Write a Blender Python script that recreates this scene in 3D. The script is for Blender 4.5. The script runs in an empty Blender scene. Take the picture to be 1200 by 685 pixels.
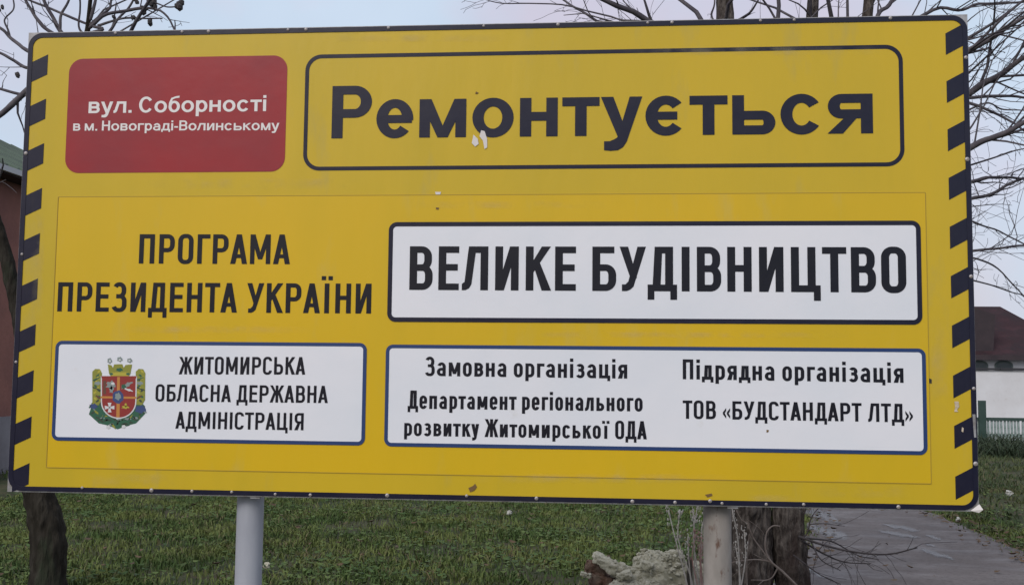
import bpy, bmesh, math, random
import numpy as np
from mathutils import Vector, Matrix, noise

# ------------------------------------------------------------------ camera, sky, sun, exposure
S = bpy.context.scene
COL = S.collection
ZB = 1.05                                    # height of the board's lower edge
RIGHT = Vector((0.99587369, 0.09016149, 0.01032036)).normalized()
UP = Vector((-0.0030353, -0.08056644, 0.99674462)).normalized()
FWD = Vector((-0.09069945, 0.99266306, 0.07996033)).normalized()
CAM = Vector((0.55714, -4.45656, ZB + 0.49721))
FPX = 1270.0
cd = bpy.data.cameras.new('camera')
cam = bpy.data.objects.new('camera', cd)
COL.objects.link(cam)
cd.sensor_width = 36.0
cd.lens = FPX / 1200 * 36.0
cd.clip_start = 0.05
cd.clip_end = 3000
m = Matrix((RIGHT, UP, -FWD)).transposed().to_4x4()
m.translation = CAM
cam.matrix_world = m
S.camera = cam
S.view_settings.view_transform = 'Standard'
S.view_settings.look = 'None'
S.view_settings.exposure = 0.3
S.view_settings.gamma = 1.0

SUN_EL, SUN_AZ = math.radians(38), math.radians(205)     # high, behind the camera (veiled)
W = bpy.data.worlds.new('World')
S.world = W
W.use_nodes = True
nt = W.node_tree
nt.nodes.clear()
def wn(t, **k):
    n = nt.nodes.new(t)
    for a, b in k.items():
        setattr(n, a, b)
    return n
sky = wn('ShaderNodeTexSky', sky_type='NISHITA', sun_disc=False)
sky.sun_elevation = SUN_EL
sky.sun_rotation = SUN_AZ
sky.air_density = 1.3
sky.dust_density = 3.0
tc = wn('ShaderNodeTexCoord')
nz = wn('ShaderNodeTexNoise')
nz.inputs['Scale'].default_value = 2.2
nz.inputs['Detail'].default_value = 5
nz.inputs['Roughness'].default_value = 0.5
nt.links.new(tc.outputs['Generated'], nz.inputs['Vector'])
rp = wn('ShaderNodeValToRGB')
rp.color_ramp.elements[0].position = 0.34
rp.color_ramp.elements[0].color = (0.66, 0.66, 0.66, 1)
rp.color_ramp.elements[1].position = 0.62
rp.color_ramp.elements[1].color = (0.98, 0.98, 0.98, 1)
nt.links.new(nz.outputs['Fac'], rp.inputs['Fac'])
nz2 = wn('ShaderNodeTexNoise')
nz2.inputs['Scale'].default_value = 2.6
nz2.inputs['Detail'].default_value = 6
nt.links.new(tc.outputs['Generated'], nz2.inputs['Vector'])
cl = wn('ShaderNodeMix', data_type='RGBA')
cl.inputs[6].default_value = (5.75, 5.35, 6.35, 1)
cl.inputs[7].default_value = (5.0, 5.95, 7.2, 1)
rp2 = wn('ShaderNodeMapRange')
rp2.inputs['From Min'].default_value = 0.42
rp2.inputs['From Max'].default_value = 0.56
nt.links.new(nz2.outputs['Fac'], rp2.inputs['Value'])
nt.links.new(rp2.outputs[0], cl.inputs[0])
mx = wn('ShaderNodeMix', data_type='RGBA')
nt.links.new(rp.outputs['Color'], mx.inputs[0])
nt.links.new(sky.outputs['Color'], mx.inputs[6])
nt.links.new(cl.outputs[2], mx.inputs[7])
bg = wn('ShaderNodeBackground')
bg.inputs['Strength'].default_value = 0.1
nt.links.new(mx.outputs[2], bg.inputs['Color'])
wo = wn('ShaderNodeOutputWorld')
nt.links.new(bg.outputs[0], wo.inputs['Surface'])

sl = bpy.data.lights.new('sun', 'SUN')
sl.energy = 1.5
sl.angle = math.radians(25)
sl.color = (1.0, 0.95, 0.9)
sun = bpy.data.objects.new('sun', sl)
COL.objects.link(sun)
sd = Vector((math.sin(SUN_AZ) * math.cos(SUN_EL), math.cos(SUN_AZ) * math.cos(SUN_EL), math.sin(SUN_EL)))
sun.rotation_euler = sd.to_track_quat('Z', 'Y').to_euler()

rnd = random.Random(7)
nr = np.random.default_rng(11)

def at(px, py, Y=0.0):
    """point of the plane y = Y that lies behind photograph pixel px, py"""
    d = FWD + RIGHT * ((px - 600) / FPX) - UP * ((py - 342.5) / FPX)
    k = (Y - CAM.y) / d.y
    return CAM + d * k

def ground(px, py, z=0.0):
    d = FWD + RIGHT * ((px - 600) / FPX) - UP * ((py - 342.5) / FPX)
    return CAM + d * ((z - CAM.z) / d.z)

# ------------------------------------------------------------------ materials
MATS = {}
def mat(name, base, rough=0.6, spec=0.5, var=None, vscale=6.0, vlo=0.4, vhi=0.65, bump=0.0, bscale=30.0,
        var2=None, v2scale=40.0, v2lo=0.5, v2hi=0.7, metallic=0.0, stretch=None, coat=0.0, detail=6, bdist=0.02, trans=0.0):
    if name in MATS:
        return MATS[name]
    M = bpy.data.materials.new(name)
    M.use_nodes = True
    t = M.node_tree
    p = t.nodes['Principled BSDF']
    p.inputs['Roughness'].default_value = rough
    p.inputs['Specular IOR Level'].default_value = spec
    p.inputs['Metallic'].default_value = metallic
    p.inputs['Coat Weight'].default_value = coat
    p.inputs['Coat Roughness'].default_value = 0.3
    def rgba(c):
        return (c[0], c[1], c[2], 1)
    p.inputs['Base Color'].default_value = rgba(base)
    c = t.nodes.new('ShaderNodeTexCoord')
    mp = t.nodes.new('ShaderNodeMapping')
    t.links.new(c.outputs['Object'], mp.inputs['Vector'])
    if stretch:
        mp.inputs['Scale'].default_value = stretch
    last = None
    for k, (col, sc, lo, hi) in enumerate(((var, vscale, vlo, vhi), (var2, v2scale, v2lo, v2hi))):
        if col is None:
            continue
        n = t.nodes.new('ShaderNodeTexNoise')
        n.inputs['Scale'].default_value = sc
        n.inputs['Detail'].default_value = detail
        n.inputs['Roughness'].default_value = 0.6
        t.links.new(mp.outputs[0], n.inputs['Vector'])
        r = t.nodes.new('ShaderNodeMapRange')
        r.inputs['From Min'].default_value = lo
        r.inputs['From Max'].default_value = hi
        t.links.new(n.outputs['Fac'], r.inputs['Value'])
        x = t.nodes.new('ShaderNodeMix')
        x.data_type = 'RGBA'
        t.links.new(r.outputs[0], x.inputs[0])
        x.inputs[6].default_value = rgba(base)
        if last:
            t.links.new(last, x.inputs[6])
        x.inputs[7].default_value = rgba(col)
        last = x.outputs[2]
    if last:
        t.links.new(last, p.inputs['Base Color'])
    if bump:
        n = t.nodes.new('ShaderNodeTexNoise')
        n.inputs['Scale'].default_value = bscale
        n.inputs['Detail'].default_value = 5
        t.links.new(mp.outputs[0], n.inputs['Vector'])
        b = t.nodes.new('ShaderNodeBump')
        b.inputs['Strength'].default_value = bump
        b.inputs['Distance'].default_value = bdist
        t.links.new(n.outputs['Fac'], b.inputs['Height'])
        t.links.new(b.outputs[0], p.inputs['Normal'])
    MATS[name] = M
    return M

VR, VS = 0.30, 0.36
yellow = mat('yellow_film', (0.59, 0.400, 0.018), VR, VS, var=(0.52, 0.368, 0.020), vscale=0.9, var2=(0.44, 0.34, 0.08), v2scale=4, v2lo=0.58, v2hi=0.85, bump=0.22, bscale=3.5, stretch=(1.6, 1.6, .45))
yellow2 = mat('golden_yellow_film', (0.65, 0.412, 0.010), VR, VS, var=(0.585, 0.392, 0.012), vscale=0.8, var2=(0.54, 0.40, 0.08), v2scale=3.5, v2lo=0.58, v2hi=0.85, bump=0.22, bscale=3, stretch=(1.6, 1.6, .45))
navy = mat('navy_film', (0.008, 0.008, 0.024), 0.3, 0.32, var=(0.014, 0.013, 0.028), vscale=8, bump=0.08, bscale=6)
ink = mat('black_ink', (0.006, 0.006, 0.012), 0.33, 0.3, var=(0.009, 0.009, 0.015), vscale=9)
blue = mat('blue_film', (0.012, 0.038, 0.135), 0.4, 0.5)
white = mat('white_film', (0.76, 0.755, 0.79), VR, VS, var=(0.70, 0.72, 0.765), vscale=1.5, var2=(0.60, 0.58, 0.55), v2scale=9, v2lo=0.66, v2hi=0.9, bump=0.1, bscale=5)
redf = mat('red_film', (0.30, 0.017, 0.022), VR, .36, var=(0.24, 0.022, 0.030), vscale=2.0, bump=0.12, bscale=5)
whitetxt = mat('white_lettering', (0.72, 0.68, 0.66), 0.45)
zinc = mat('galvanised_sheet', (0.36, 0.36, 0.37), 0.5, 0.5, var=(0.22, 0.2, 0.19), vscale=20, metallic=0.3)
rivetm = mat('rivet_metal', (0.42, 0.41, 0.42), 0.5, 0.4, metallic=0.3, var=(0.2, 0.13, 0.09), vscale=90, vlo=0.45, vhi=0.7)
postL = mat('grey_painted_steel', (0.38, 0.39, 0.43), 0.5, 0.4, var=(0.30, 0.31, 0.35), vscale=5, stretch=(1, 1, .3), var2=(0.20, 0.15, 0.12), v2scale=34, v2lo=0.68, v2hi=0.76, bump=0.12, bscale=30, bdist=.006)
postR = mat('worn_beige_steel', (0.33, 0.30, 0.275), 0.7, 0.3, var=(0.22, 0.20, 0.18), vscale=7, stretch=(1, 1, .45), var2=(0.12, 0.07, 0.05), v2scale=26, v2lo=0.60, v2hi=0.70, bump=0.3, bscale=50, bdist=0.004)
seam = mat('grey_seam', (0.36, 0.235, 0.02), 0.7)
dirt_dent = mat('grime_dent_stain', (0.16, 0.09, 0.03), 0.8)
paper = mat('torn_paper_dent', (0.66, 0.62, 0.6), 0.8)

# ------------------------------------------------------------------ helpers
def obj(name, me, parent=None, material=None, label=None, cat=None, group=None, kind=None, loc=None, smooth=False):
    if isinstance(me, bmesh.types.BMesh):
        d = bpy.data.meshes.new(name)
        me.to_mesh(d)
        me.free()
        me = d
    if material is not None:
        ms = material if isinstance(material, (list, tuple)) else [material]
        if len(me.materials) == 0:
            for q in ms:
                me.materials.append(q)
    o = bpy.data.objects.new(name, me)
    COL.objects.link(o)
    if parent:
        o.parent = parent
    if loc is not None:
        o.location = loc
    if smooth and len(me.polygons):
        me.polygons.foreach_set('use_smooth', [True] * len(me.polygons))
    for k, v in (('label', label), ('category', cat), ('group', group), ('kind', kind)):
        if v:
            o[k] = v
    return o

def thing(name, label, cat, loc=(0, 0, 0), group=None):
    o = bpy.data.objects.new(name, None)
    COL.objects.link(o)
    o.location = loc
    o.empty_display_size = 0.1
    o['label'] = label
    o['category'] = cat
    if group:
        o['group'] = group
    return o

def box(bm, x0, x1, y0, y1, z0, z1, mi=0):
    v = [bm.verts.new(p) for p in ((x0, y0, z0), (x1, y0, z0), (x1, y1, z0), (x0, y1, z0), (x0, y0, z1), (x1, y0, z1), (x1, y1, z1), (x0, y1, z1))]
    for f in ((0, 3, 2, 1), (4, 5, 6, 7), (0, 1, 5, 4), (1, 2, 6, 5), (2, 3, 7, 6), (3, 0, 4, 7)):
        bm.faces.new([v[i] for i in f]).material_index = mi

def plate(bm, pts, yf, yb, mi=0):
    """outline in the board's plane (x, z), front face at yf, back at yb"""
    a = [bm.verts.new((x, yf, z)) for x, z in pts]
    f = bm.faces.new(a)
    f.material_index = mi
    f.normal_update()
    if f.normal.y > 0:
        f.normal_flip()
    if yb is not None:
        b = [bm.verts.new((x, yb, z)) for x, z in pts]
        g = bm.faces.new(b)
        g.material_index = mi
        n = len(pts)
        for i in range(n):
            bm.faces.new((a[i], a[(i + 1) % n], b[(i + 1) % n], b[i])).material_index = mi

def rrect(x0, z0, x1, z1, r, n=8):
    out = []
    for cx, cz, a in ((x1 - r, z1 - r, 0), (x0 + r, z1 - r, 90), (x0 + r, z0 + r, 180), (x1 - r, z0 + r, 270)):
        for i in range(n + 1):
            t = math.radians(a + 90 * i / n)
            out.append((cx + r * math.cos(t), cz + r * math.sin(t)))
    return out

def frame_ring(bm, outer, inner, yf, yb):
    n = len(outer)
    A = [bm.verts.new((x, yf, z)) for x, z in outer]
    B = [bm.verts.new((x, yf, z)) for x, z in inner]
    A2 = [bm.verts.new((x, yb, z)) for x, z in outer]
    B2 = [bm.verts.new((x, yb, z)) for x, z in inner]
    for i in range(n):
        j = (i + 1) % n
        bm.faces.new((A[i], B[i], B[j], A[j]))
        bm.faces.new((A[i], A[j], A2[j], A2[i]))
        bm.faces.new((B[i], B2[i], B2[j], B[j]))

def catmull(P, n):
    P = [Vector(p) for p in P]
    if len(P) < 3:
        return [P[0].lerp(P[-1], i / n) for i in range(n + 1)]
    Q = [P[0] * 2 - P[1]] + P + [P[-1] * 2 - P[-2]]
    out = []
    m_ = len(P) - 1
    for i in range(n + 1):
        t = i / n * m_
        k = min(int(t), m_ - 1)
        u = t - k
        a, b, c, d = Q[k:k + 4]
        out.append(0.5 * ((2 * b) + (c - a) * u + (2 * a - 5 * b + 4 * c - d) * u * u + (3 * b - 3 * c + d - a) * u ** 3))
    return out

class Tubes:
    def __init__(s):
        s.v, s.f = [], []
    def add(s, pts, rad, sides=5, rough=0.0, seed=0.0, cap=True):
        n = len(pts)
        base = len(s.v)
        t = (pts[1] - pts[0]).normalized()
        u = t.orthogonal().normalized()
        for i in range(n):
            t2 = (pts[min(i + 1, n - 1)] - pts[max(i - 1, 0)])
            if t2.length < 1e-9:
                t2 = t
            t2 = t2.normalized()
            u = (u - t2 * u.dot(t2)).normalized()
            w = t2.cross(u)
            for k in range(sides):
                a = 2 * math.pi * k / sides
                d = u * math.cos(a) + w * math.sin(a)
                r = rad[i]
                if rough:
                    q = pts[i] + d * r
                    # long bark ridges: stretched along the stem
                    rg = noise.noise(Vector((q.x * 16 + seed, q.y * 16, q.z * 3.2)))
                    lp = noise.noise(Vector((q.x * 5, q.y * 5 + seed, q.z * 2.2)))
                    fn = noise.noise(Vector((q.x * 48, q.y * 48, q.z * 9 + seed)))
                    kn = noise.noise(Vector((q.x * 13 + seed, q.y * 13, q.z * 11)))
                    r *= 1 + rough * (0.8 * rg + 0.9 * lp + 0.7 * fn + 0.6 * kn)
                s.v.append(pts[i] + d * r)
        for i in range(n - 1):
            for k in range(sides):
                a = base + i * sides + k
                b = base + i * sides + (k + 1) % sides
                s.f.append((a, b, b + sides, a + sides))
        if cap:
            s.f.append(tuple(base + k for k in range(sides))[::-1])
            s.f.append(tuple(base + (n - 1) * sides + k for k in range(sides)))
    def build(s, name, material, parent=None, origin=None, **k):
        me = bpy.data.meshes.new(name)
        o3 = origin or Vector((0, 0, 0))
        me.from_pydata([tuple(p - o3) for p in s.v], [], s.f)
        return obj(name, me, parent, material, smooth=True, **k)

# ------------------------------------------------------------------ lettering drawn as outlines
class Font:
    def __init__(s, st, t, W, w, xh, rx, desc, arial=False):
        s.s, s.t, s.W, s.w, s.xh, s.rx, s.desc, s.arial = st, t, W, w, xh, rx, desc, arial

def ring_pairs(x0, y0, x1, y1, s, t, F, n=9):
    wx, hy = (x1 - x0) / 2, (y1 - y0) / 2
    Rx = wx if F.arial else min(F.rx, wx)
    Ry = hy if F.arial else min(Rx * 1.1, hy)
    rx, ry = max(Rx - s, 0.01), max(Ry - t, 0.01)
    out = []
    for cx, cy, ix, iy, a in ((x1 - Rx, y1 - Ry, x1 - s - rx, y1 - t - ry, 0), (x0 + Rx, y1 - Ry, x0 + s + rx, y1 - t - ry, 90),
                              (x0 + Rx, y0 + Ry, x0 + s + rx, y0 + t + ry, 180), (x1 - Rx, y0 + Ry, x1 - s - rx, y0 + t + ry, 270)):
        for i in range(n + 1):
            q = math.radians(a + 90 * i / n)
            out.append(((cx + Rx * math.cos(q), cy + Ry * math.sin(q)), (ix + rx * math.cos(q), iy + ry * math.sin(q))))
    # refine the straight runs so that they can be cut anywhere
    res = []
    for i in range(len(out)):
        a, b = out[i], out[(i + 1) % len(out)]
        L = math.dist(a[0], b[0])
        k = max(1, int(L / 0.03))
        for j in range(k):
            u = j / k
            res.append(tuple((a[q][0] * (1 - u) + b[q][0] * u, a[q][1] * (1 - u) + b[q][1] * u) for q in (0, 1)))
    return res

def strip(pairs, closed=False):
    P = []
    n = len(pairs)
    for i in range(n if closed else n - 1):
        a, b = pairs[i], pairs[(i + 1) % n]
        P.append([a[0], b[0], b[1], a[1]])
    return P

def ring(x0, y0, x1, y1, s, t, F, a0=0, a1=360):
    pr = ring_pairs(x0, y0, x1, y1, s, t, F)
    if a1 - a0 >= 360:
        return [strip(pr, True)]
    cx, cy = (x0 + x1) / 2, (y0 + y1) / 2
    wx, hy = x1 - x0, y1 - y0
    def ang(p):
        mxx = (p[0][0] + p[1][0]) / 2 - cx
        myy = (p[0][1] + p[1][1]) / 2 - cy
        return math.degrees(math.atan2(myy / hy, mxx / wx)) % 360
    L = [((ang(p) - a0) % 360, p) for p in pr]
    L = sorted([q for q in L if q[0] <= a1 - a0], key=lambda q: q[0])
    return [strip([q[1] for q in L])]

def dbowl(xl, y0, x1, y1, s, t, F):
    hy = (y1 - y0) / 2
    if F.arial:
        Rx = min(hy * 1.05, (x1 - xl) * 0.75)
        Ry = hy
    else:
        Rx = min(F.rx, (x1 - xl) * 0.8)
        Ry = min(Rx * 1.1, hy)
    rx, ry = max(Rx - s, 0.01), max(Ry - t, 0.01)
    P = [((xl, y1), (xl, y1 - t))]
    for cy, iy, a in ((y1 - Ry, y1 - t - ry, 90), (y0 + Ry, y0 + t + ry, 0)):
        for i in range(9):
            q = math.radians(a - 90 * i / 8)
            P.append(((x1 - Rx + Rx * math.cos(q), cy + Ry * math.sin(q)), (x1 - s - rx + rx * math.cos(q), iy + ry * math.sin(q))))
    P.append(((xl, y0), (xl, y0 + t)))
    return [strip(P)]

def R(x0, y0, x1, y1):
    return [[[(x0, y0), (x1, y0), (x1, y1), (x0, y1)]]]
def Q(*p):
    return [[list(p)]]

def glyph(ch, F):
    """list of primitives (each a list of polygons), width, left bearing, right bearing"""
    lower = ch.islower() and ch not in 'бф'
    H = F.xh if lower else 1.0
    Wd = F.w if lower else F.W
    s, t = F.s, F.t
    ds = s * 1.08
    U = ch.upper()
    if F.arial and lower:
        Wd *= {'о': 1.1, 'ь': 1.1, 'с': 1.07, 'я': 1.13, 'у': 1.08, 'є': 1.06, 'м': 1.03}.get(ch, 1.0)
    ST, RD, DG = (0.075, 0.055, 0.015) if not F.arial else (0.07, 0.045, 0.012)
    tail = 0.19 if not F.arial else 0.2
    if ch == 'а':
        P = R(Wd - s, 0, Wd, H * 0.72)
        if F.arial:
            P += ring(0.03, H * 0.12, Wd, H + .01, s, t, F, 8, 160)
            P += ring(0, -0.012, Wd - 0.02, H * 0.62, s * .95, t * .9, F, 80, 372)
            P += R(Wd - s, H * .5, Wd, H * .66) + R(Wd * .45, H * .62 - t * .9, Wd - s * .5, H * .62)
        else:
            P += ring(0.02, 0.1, Wd, H, s, t * .95, F, 0, 148)
            P += [[[(2 * (Wd / 2) - x, y) for x, y in q] for q in pr] for pr in dbowl(s * .5, 0, Wd, H * .6, s, t * .95, F)]
        return P, Wd, RD, ST
    if ch == 'е':
        P = ring(0, -0.01, Wd, H + 0.01, s, t, F, -9, 320)
        P += R(s * .6, H * .5 - t * .5, Wd - s * .12, H * .5 + t * .42)
        return P, Wd, RD, RD
    if ch == 'є':
        P = ring(0, -0.01, Wd, H + 0.01, s, t, F, 38, 322)
        P += R(s * .6, H * .5 - t * .45, Wd * .78, H * .5 + t * .45)
        return P, Wd, RD, RD
    if ch == 'р':
        P = R(0, -F.desc, s, H)
        P += (ring(0.0, -0.01, Wd, H + .01, s, t, F) if F.arial else dbowl(s * .5, 0, Wd, H, s, t, F))
        return P, Wd, ST, RD
    if ch == 'у':
        c = Wd / 2
        D = F.desc
        P = Q((0, H), (ds, H), (c + ds * .42, 0.06), (c - ds * .30, -0.02))
        P += Q((Wd - ds, H), (Wd, H), (c + ds * .42, -D * .42), (c + ds * .12, -D * .80), (c - ds * .28, -D * 1.0), (c - ds * .85, -D * 1.04), (0.06, -D),
               (0.06, -D + t), (c - ds * .92, -D + t * 1.02), (c - ds * .62, -D + t * 1.2), (c - ds * .42, -D * .18), (c - ds * .30, -.02))
        return P, Wd, DG, DG
    if ch == 'б':
        xh, w_ = F.xh, F.w
        P = ring(0, -0.01, w_, xh, s, t, F)
        P += Q((0, xh * .5), (s, xh * .5), (s * 1.05, xh * .85), (s * 1.3, xh + t * .55), (w_ * .62, 1 - t * .75), (w_ * .94, 1 - t * .55),
               (w_ * .94, 1.04), (w_ * .6, 1.0), (w_ * .22, xh + t * 1.2), (s * .15, xh * .85))
        return P, w_, RD, RD
    if ch in 'іїІЇ':
        off = 0.0
        P = []
        if ch in 'їЇ':
            wd = s * 2.35
            off = (wd - s) / 2
            for x in (0, wd - s * .92):
                P += R(x, H + .11, x + s * .92, H + .11 + s * .9)
            P += R(off, 0, off + s, H)
            return P, wd, 0.02, 0.02
        P = R(0, 0, s, H)
        if ch == 'і':
            P += R(0, 1 - t * 1.15, s, 1.0)
        return P, s, ST, ST
    if ch == 'ґ':
        return R(0, 0, s, H), s, ST, ST
    if U == 'П':
        return R(0, 0, s, H) + R(Wd - s, 0, Wd, H) + R(s * .5, H - t, Wd - s * .5, H), Wd, ST, ST
    if U == 'Р':
        return R(0, 0, s, H) + dbowl(s * .5, H * .39, Wd, H, s, t, F), Wd, ST, RD
    if U == 'О':
        return ring(0, -0.012, Wd * (1.12 if F.arial and not lower else 1), H + 0.012, s, t, F), Wd * (1.12 if F.arial and not lower else 1), RD, RD
    if U == 'Г':
        return R(0, 0, s, H) + R(s * .5, H - t, Wd * .82, H), Wd * .82, ST, DG
    if U == 'А':
        c = Wd * 1.08 / 2
        w_ = Wd * 1.08
        P = Q((0, 0), (ds, 0), (c + ds * .5, H), (c - ds * .5, H)) + Q((w_ - ds, 0), (w_, 0), (c + ds * .5, H), (c - ds * .5, H))
        k = (H * .2) / H
        P += R(ds * .6 + c * k * .8, H * .2, w_ - ds * .6 - c * k * .8, H * .2 + t * .9)
        return P, w_, DG, DG
    if U == 'М':
        w_ = Wd * (1.3 if not F.arial else 1.22)
        c = w_ / 2
        b = 0.0 if F.arial else H * .16
        P = R(0, 0, s * .95, H) + R(w_ - s * .95, 0, w_, H)
        P += Q((0, H), (ds * .98, H), (c + ds * .42, b), (c - ds * .42, b)) + Q((w_, H), (w_ - ds * .98, H), (c - ds * .42, b), (c + ds * .42, b))
        return P, w_, ST, ST
    if U == 'Е':
        w_ = Wd * .88
        return R(0, 0, s, H) + R(s * .5, 0, w_, t) + R(s * .5, H - t, w_, H) + R(s * .5, H * .52 - t * .5, w_ * .94, H * .52 + t * .5), w_, ST, 0.045
    if U == 'З':
        P = ring(0.02, H * .46, Wd * .95, H + .01, s, t, F, -88, 152)
        P += ring(0, -.01, Wd, H * .46 + t, s, t, F, -152, 88)
        P += R(Wd * .3, H * .46, Wd * .62, H * .46 + t)
        return P, Wd, 0.04, RD
    if U == 'И':
        P = R(0, 0, s, H) + R(Wd - s, 0, Wd, H) + Q((s * .2, 0.0), (s * 1.15, 0.0), (Wd - s * .2, H), (Wd - s * 1.15, H))
        return P, Wd, ST, ST
    if U == 'Д':
        w_ = Wd * 1.22
        lx = w_ * .24
        P = R(0, -tail * H, s * .85, t) + R(w_ - s * .85, -tail * H, w_, t) + R(s * .4, 0, w_ - s * .4, t)
        P += R(w_ - s * 1.5, t * .5, w_ - s * .5, H) + R(lx, H - t, w_ - s, H)
        P += Q((s * .62, t * .5), (s * 1.62, t * .5), (lx + s * .96, H - t * .3), (lx + s * .3, H), (lx - .0, H))
        return P, w_, 0.02, 0.02
    if U == 'Н':
        return R(0, 0, s, H) + R(Wd - s, 0, Wd, H) + R(s * .5, H * .52 - t * .5, Wd - s * .5, H * .52 + t * .5), Wd, ST, ST
    if U == 'Т':
        w_ = Wd * .98
        return R(w_ / 2 - s / 2, 0, w_ / 2 + s / 2, H) + R(0, H - t, w_, H), w_, DG, DG
    if U == 'У':
        w_ = Wd * 1.1
        c = w_ / 2
        P = Q((0, H), (ds, H), (c + ds * .5, H * .3), (c - ds * .15, H * .22))
        P += Q((w_ - ds, H), (w_, H), (c + ds * .1, H * .1), (c - ds * .62, H * .14))
        P += Q((0.05, 0), (c * .55, 0), (c * .8, H * .03), (c + ds * .1, H * .1), (c - ds * .4, H * .24), (c * .45, t), (0.05, t))
        return P, w_, DG, DG
    if U == 'К':
        w_ = Wd * 1.06
        P = R(0, 0, s, H) + Q((s * .8, H * .36), (s * .8, H * .63), (w_ - ds * 1.08, H), (w_, H))
        P += Q((s * 1.0, H * .56), (s * 1.75, H * .66), (w_ + .01, 0), (w_ - ds * 1.08, 0))
        return P, w_, ST, DG
    if U == 'В':
        return R(0, 0, s, H) + dbowl(s * .5, 0, Wd, H * .51 + t * .5, s, t, F) + dbowl(s * .5, H * .51 - t * .5, Wd * .96, H, s, t, F), Wd, ST, 0.05
    if U == 'Л':
        w_ = Wd * 1.12
        lx = w_ * .26
        P = R(w_ - s, 0, w_, H) + R(lx, H - t, w_ - s * .5, H)
        P += Q((0, 0), (s * .45, 0), (s * .95, t * .28), (s * 1.25, t * .9), (lx + s * .93, H - t * .5), (lx, H), (lx - .02, H - t), (s * .35, t * 1.25), (0, t * .95))
        return P, w_, 0.02, ST
    if U == 'Б':
        return R(0, 0, s, H) + R(s * .5, H - t, Wd * .92, H) + dbowl(s * .5, 0, Wd, H * .6, s, t, F), Wd, ST, RD
    if U == 'Ц':
        return R(0, 0, s, H) + R(Wd - s, 0, Wd, H) + R(s * .5, 0, Wd + s * .1, t) + R(Wd - s * .25, -tail * H, Wd + s * .6, t), Wd + s * .6, ST, 0.02
    if U == 'Ж':
        w_ = Wd * 1.55
        c = w_ / 2
        P = R(c - s / 2, 0, c + s / 2, H)
        for g in (-1, 1):
            P += Q((c + g * s * .3, H * .36), (c + g * s * .3, H * .62), (c + g * (c - ds), H), (c + g * c, H))
            P += Q((c + g * s * .4, H * .53), (c + g * s * 1.1, H * .66), (c + g * c, 0), (c + g * (c - ds), 0))
        return P, w_, DG, DG
    if U == 'С':
        w_ = Wd * (1.1 if F.arial and not lower else 1)
        return ring(0, -0.012, w_, H + 0.012, s, t, F, 36, 324), w_, RD, 0.045
    if U == 'Ь':
        return R(0, 0, s, H) + dbowl(s * .5, 0, Wd, H * .6, s, t, F), Wd, ST, RD
    if U == 'Я':
        P = R(0, 0, s, H) + dbowl(s * .5, H * .38, Wd, H, s, t, F)
        P += Q((Wd - ds * 1.15, 0), (Wd + .01, 0), (s * 2.1, H * .47), (s * 1.1, H * .47))
        P = [[[(Wd - x, y) for x, y in q] for q in pr] for pr in P]
        return P, Wd, RD, ST
    if ch == '.':
        return R(0, 0, s * 1.05, s * .95), s * 1.05, ST, ST
    if ch == '-':
        return R(0, .28, .34, .28 + t), .34, .04, .04
    if ch in '«»':
        P = []
        for k in (0, .2):
            q = [(k + .17, .62), (k + .17 + s * .0, .47), (k + s * .62, .33), (k + .17, .19), (k + .17, .04), (k, .28), (k, .38)]
            if ch == '»':
                q = [(.37 - x, y) for x, y in q]
            P += [[q]]
        return P, .37, .04, .04
    raise ValueError(ch)

def lettering(text, px0, px1, yb0, yb1, cap, F, layer, material, parent, label):
    """one line of print between photograph columns px0..px1; cap = capital height in photograph pixels"""
    A, B = at(px0, yb0), at(px1, yb1)
    z0, z1 = A.z, B.z
    mid = (px0 + px1) / 2
    ym = (yb0 + yb1) / 2
    h = at(mid, ym - cap).z - at(mid, ym).z
    s0, t0_ = F.s, F.t
    F = Font(F.s, F.t, F.W, F.w, F.xh, F.rx, F.desc, F.arial)
    for it in range(4):
        items = []
        x = 0.0
        prev = None
        for ch in text:
            if ch == ' ':
                x += 0.30 if not F.arial else 0.36
                prev = None
                continue
            P, w_, lb, rb = glyph(ch, F)
            if prev is not None:
                x += lb
            items.append((x, P))
            x += w_ + rb
            prev = rb
            last = x - rb
        k = (B.x - A.x) / last
        F.s = s0 * h / k                      # stems keep their weight however the line is set
    bm = bmesh.new()
    for gx, P in items:
        for i, prim in enumerate(P):
            y = layer - 0.0001 * i
            for q in prim:
                X = [(A.x + (gx + a) * k, z0 + (z1 - z0) * ((gx + a) / last) + b * h) for a, b in q]
                area = sum(X[j][0] * X[(j + 1) % len(X)][1] - X[(j + 1) % len(X)][0] * X[j][1] for j in range(len(X)))
                if abs(area) < 1e-12:
                    continue
                if area < 0:
                    X = X[::-1]
                bm.faces.new([bm.verts.new((a, y, b)) for a, b in X])
    bmesh.ops.remove_doubles(bm, verts=bm.verts, dist=1e-6)
    print(text, 'x/h', round(k / h, 2))
    return obj('lettering', bm, parent, material, label=label)

# ------------------------------------------------------------------ ground, path
path_poly = [ground(720, 900), ground(880, 700), ground(945, 640), ground(948, 612), ground(948, 590), ground(965, 548), ground(990, 520),
             ground(1020, 512), ground(1045, 520), ground(1060, 548), ground(1078, 597), ground(1118, 612), ground(1165, 632), ground(1203, 652), ground(1290, 690), ground(1460, 900)]
PP = [(p.x, p.y) for p in path_poly]
def in_path(x, y):
    c = np.zeros(np.shape(x), bool)
    n = len(PP)
    for i in range(n):
        x1, y1 = PP[i]
        x2, y2 = PP[(i + 1) % n]
        cnd = ((y1 > y) != (y2 > y)) & (x < (x2 - x1) * (y - y1) / (y2 - y1 + 1e-12) + x1)
        c ^= cnd
    return c

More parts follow.
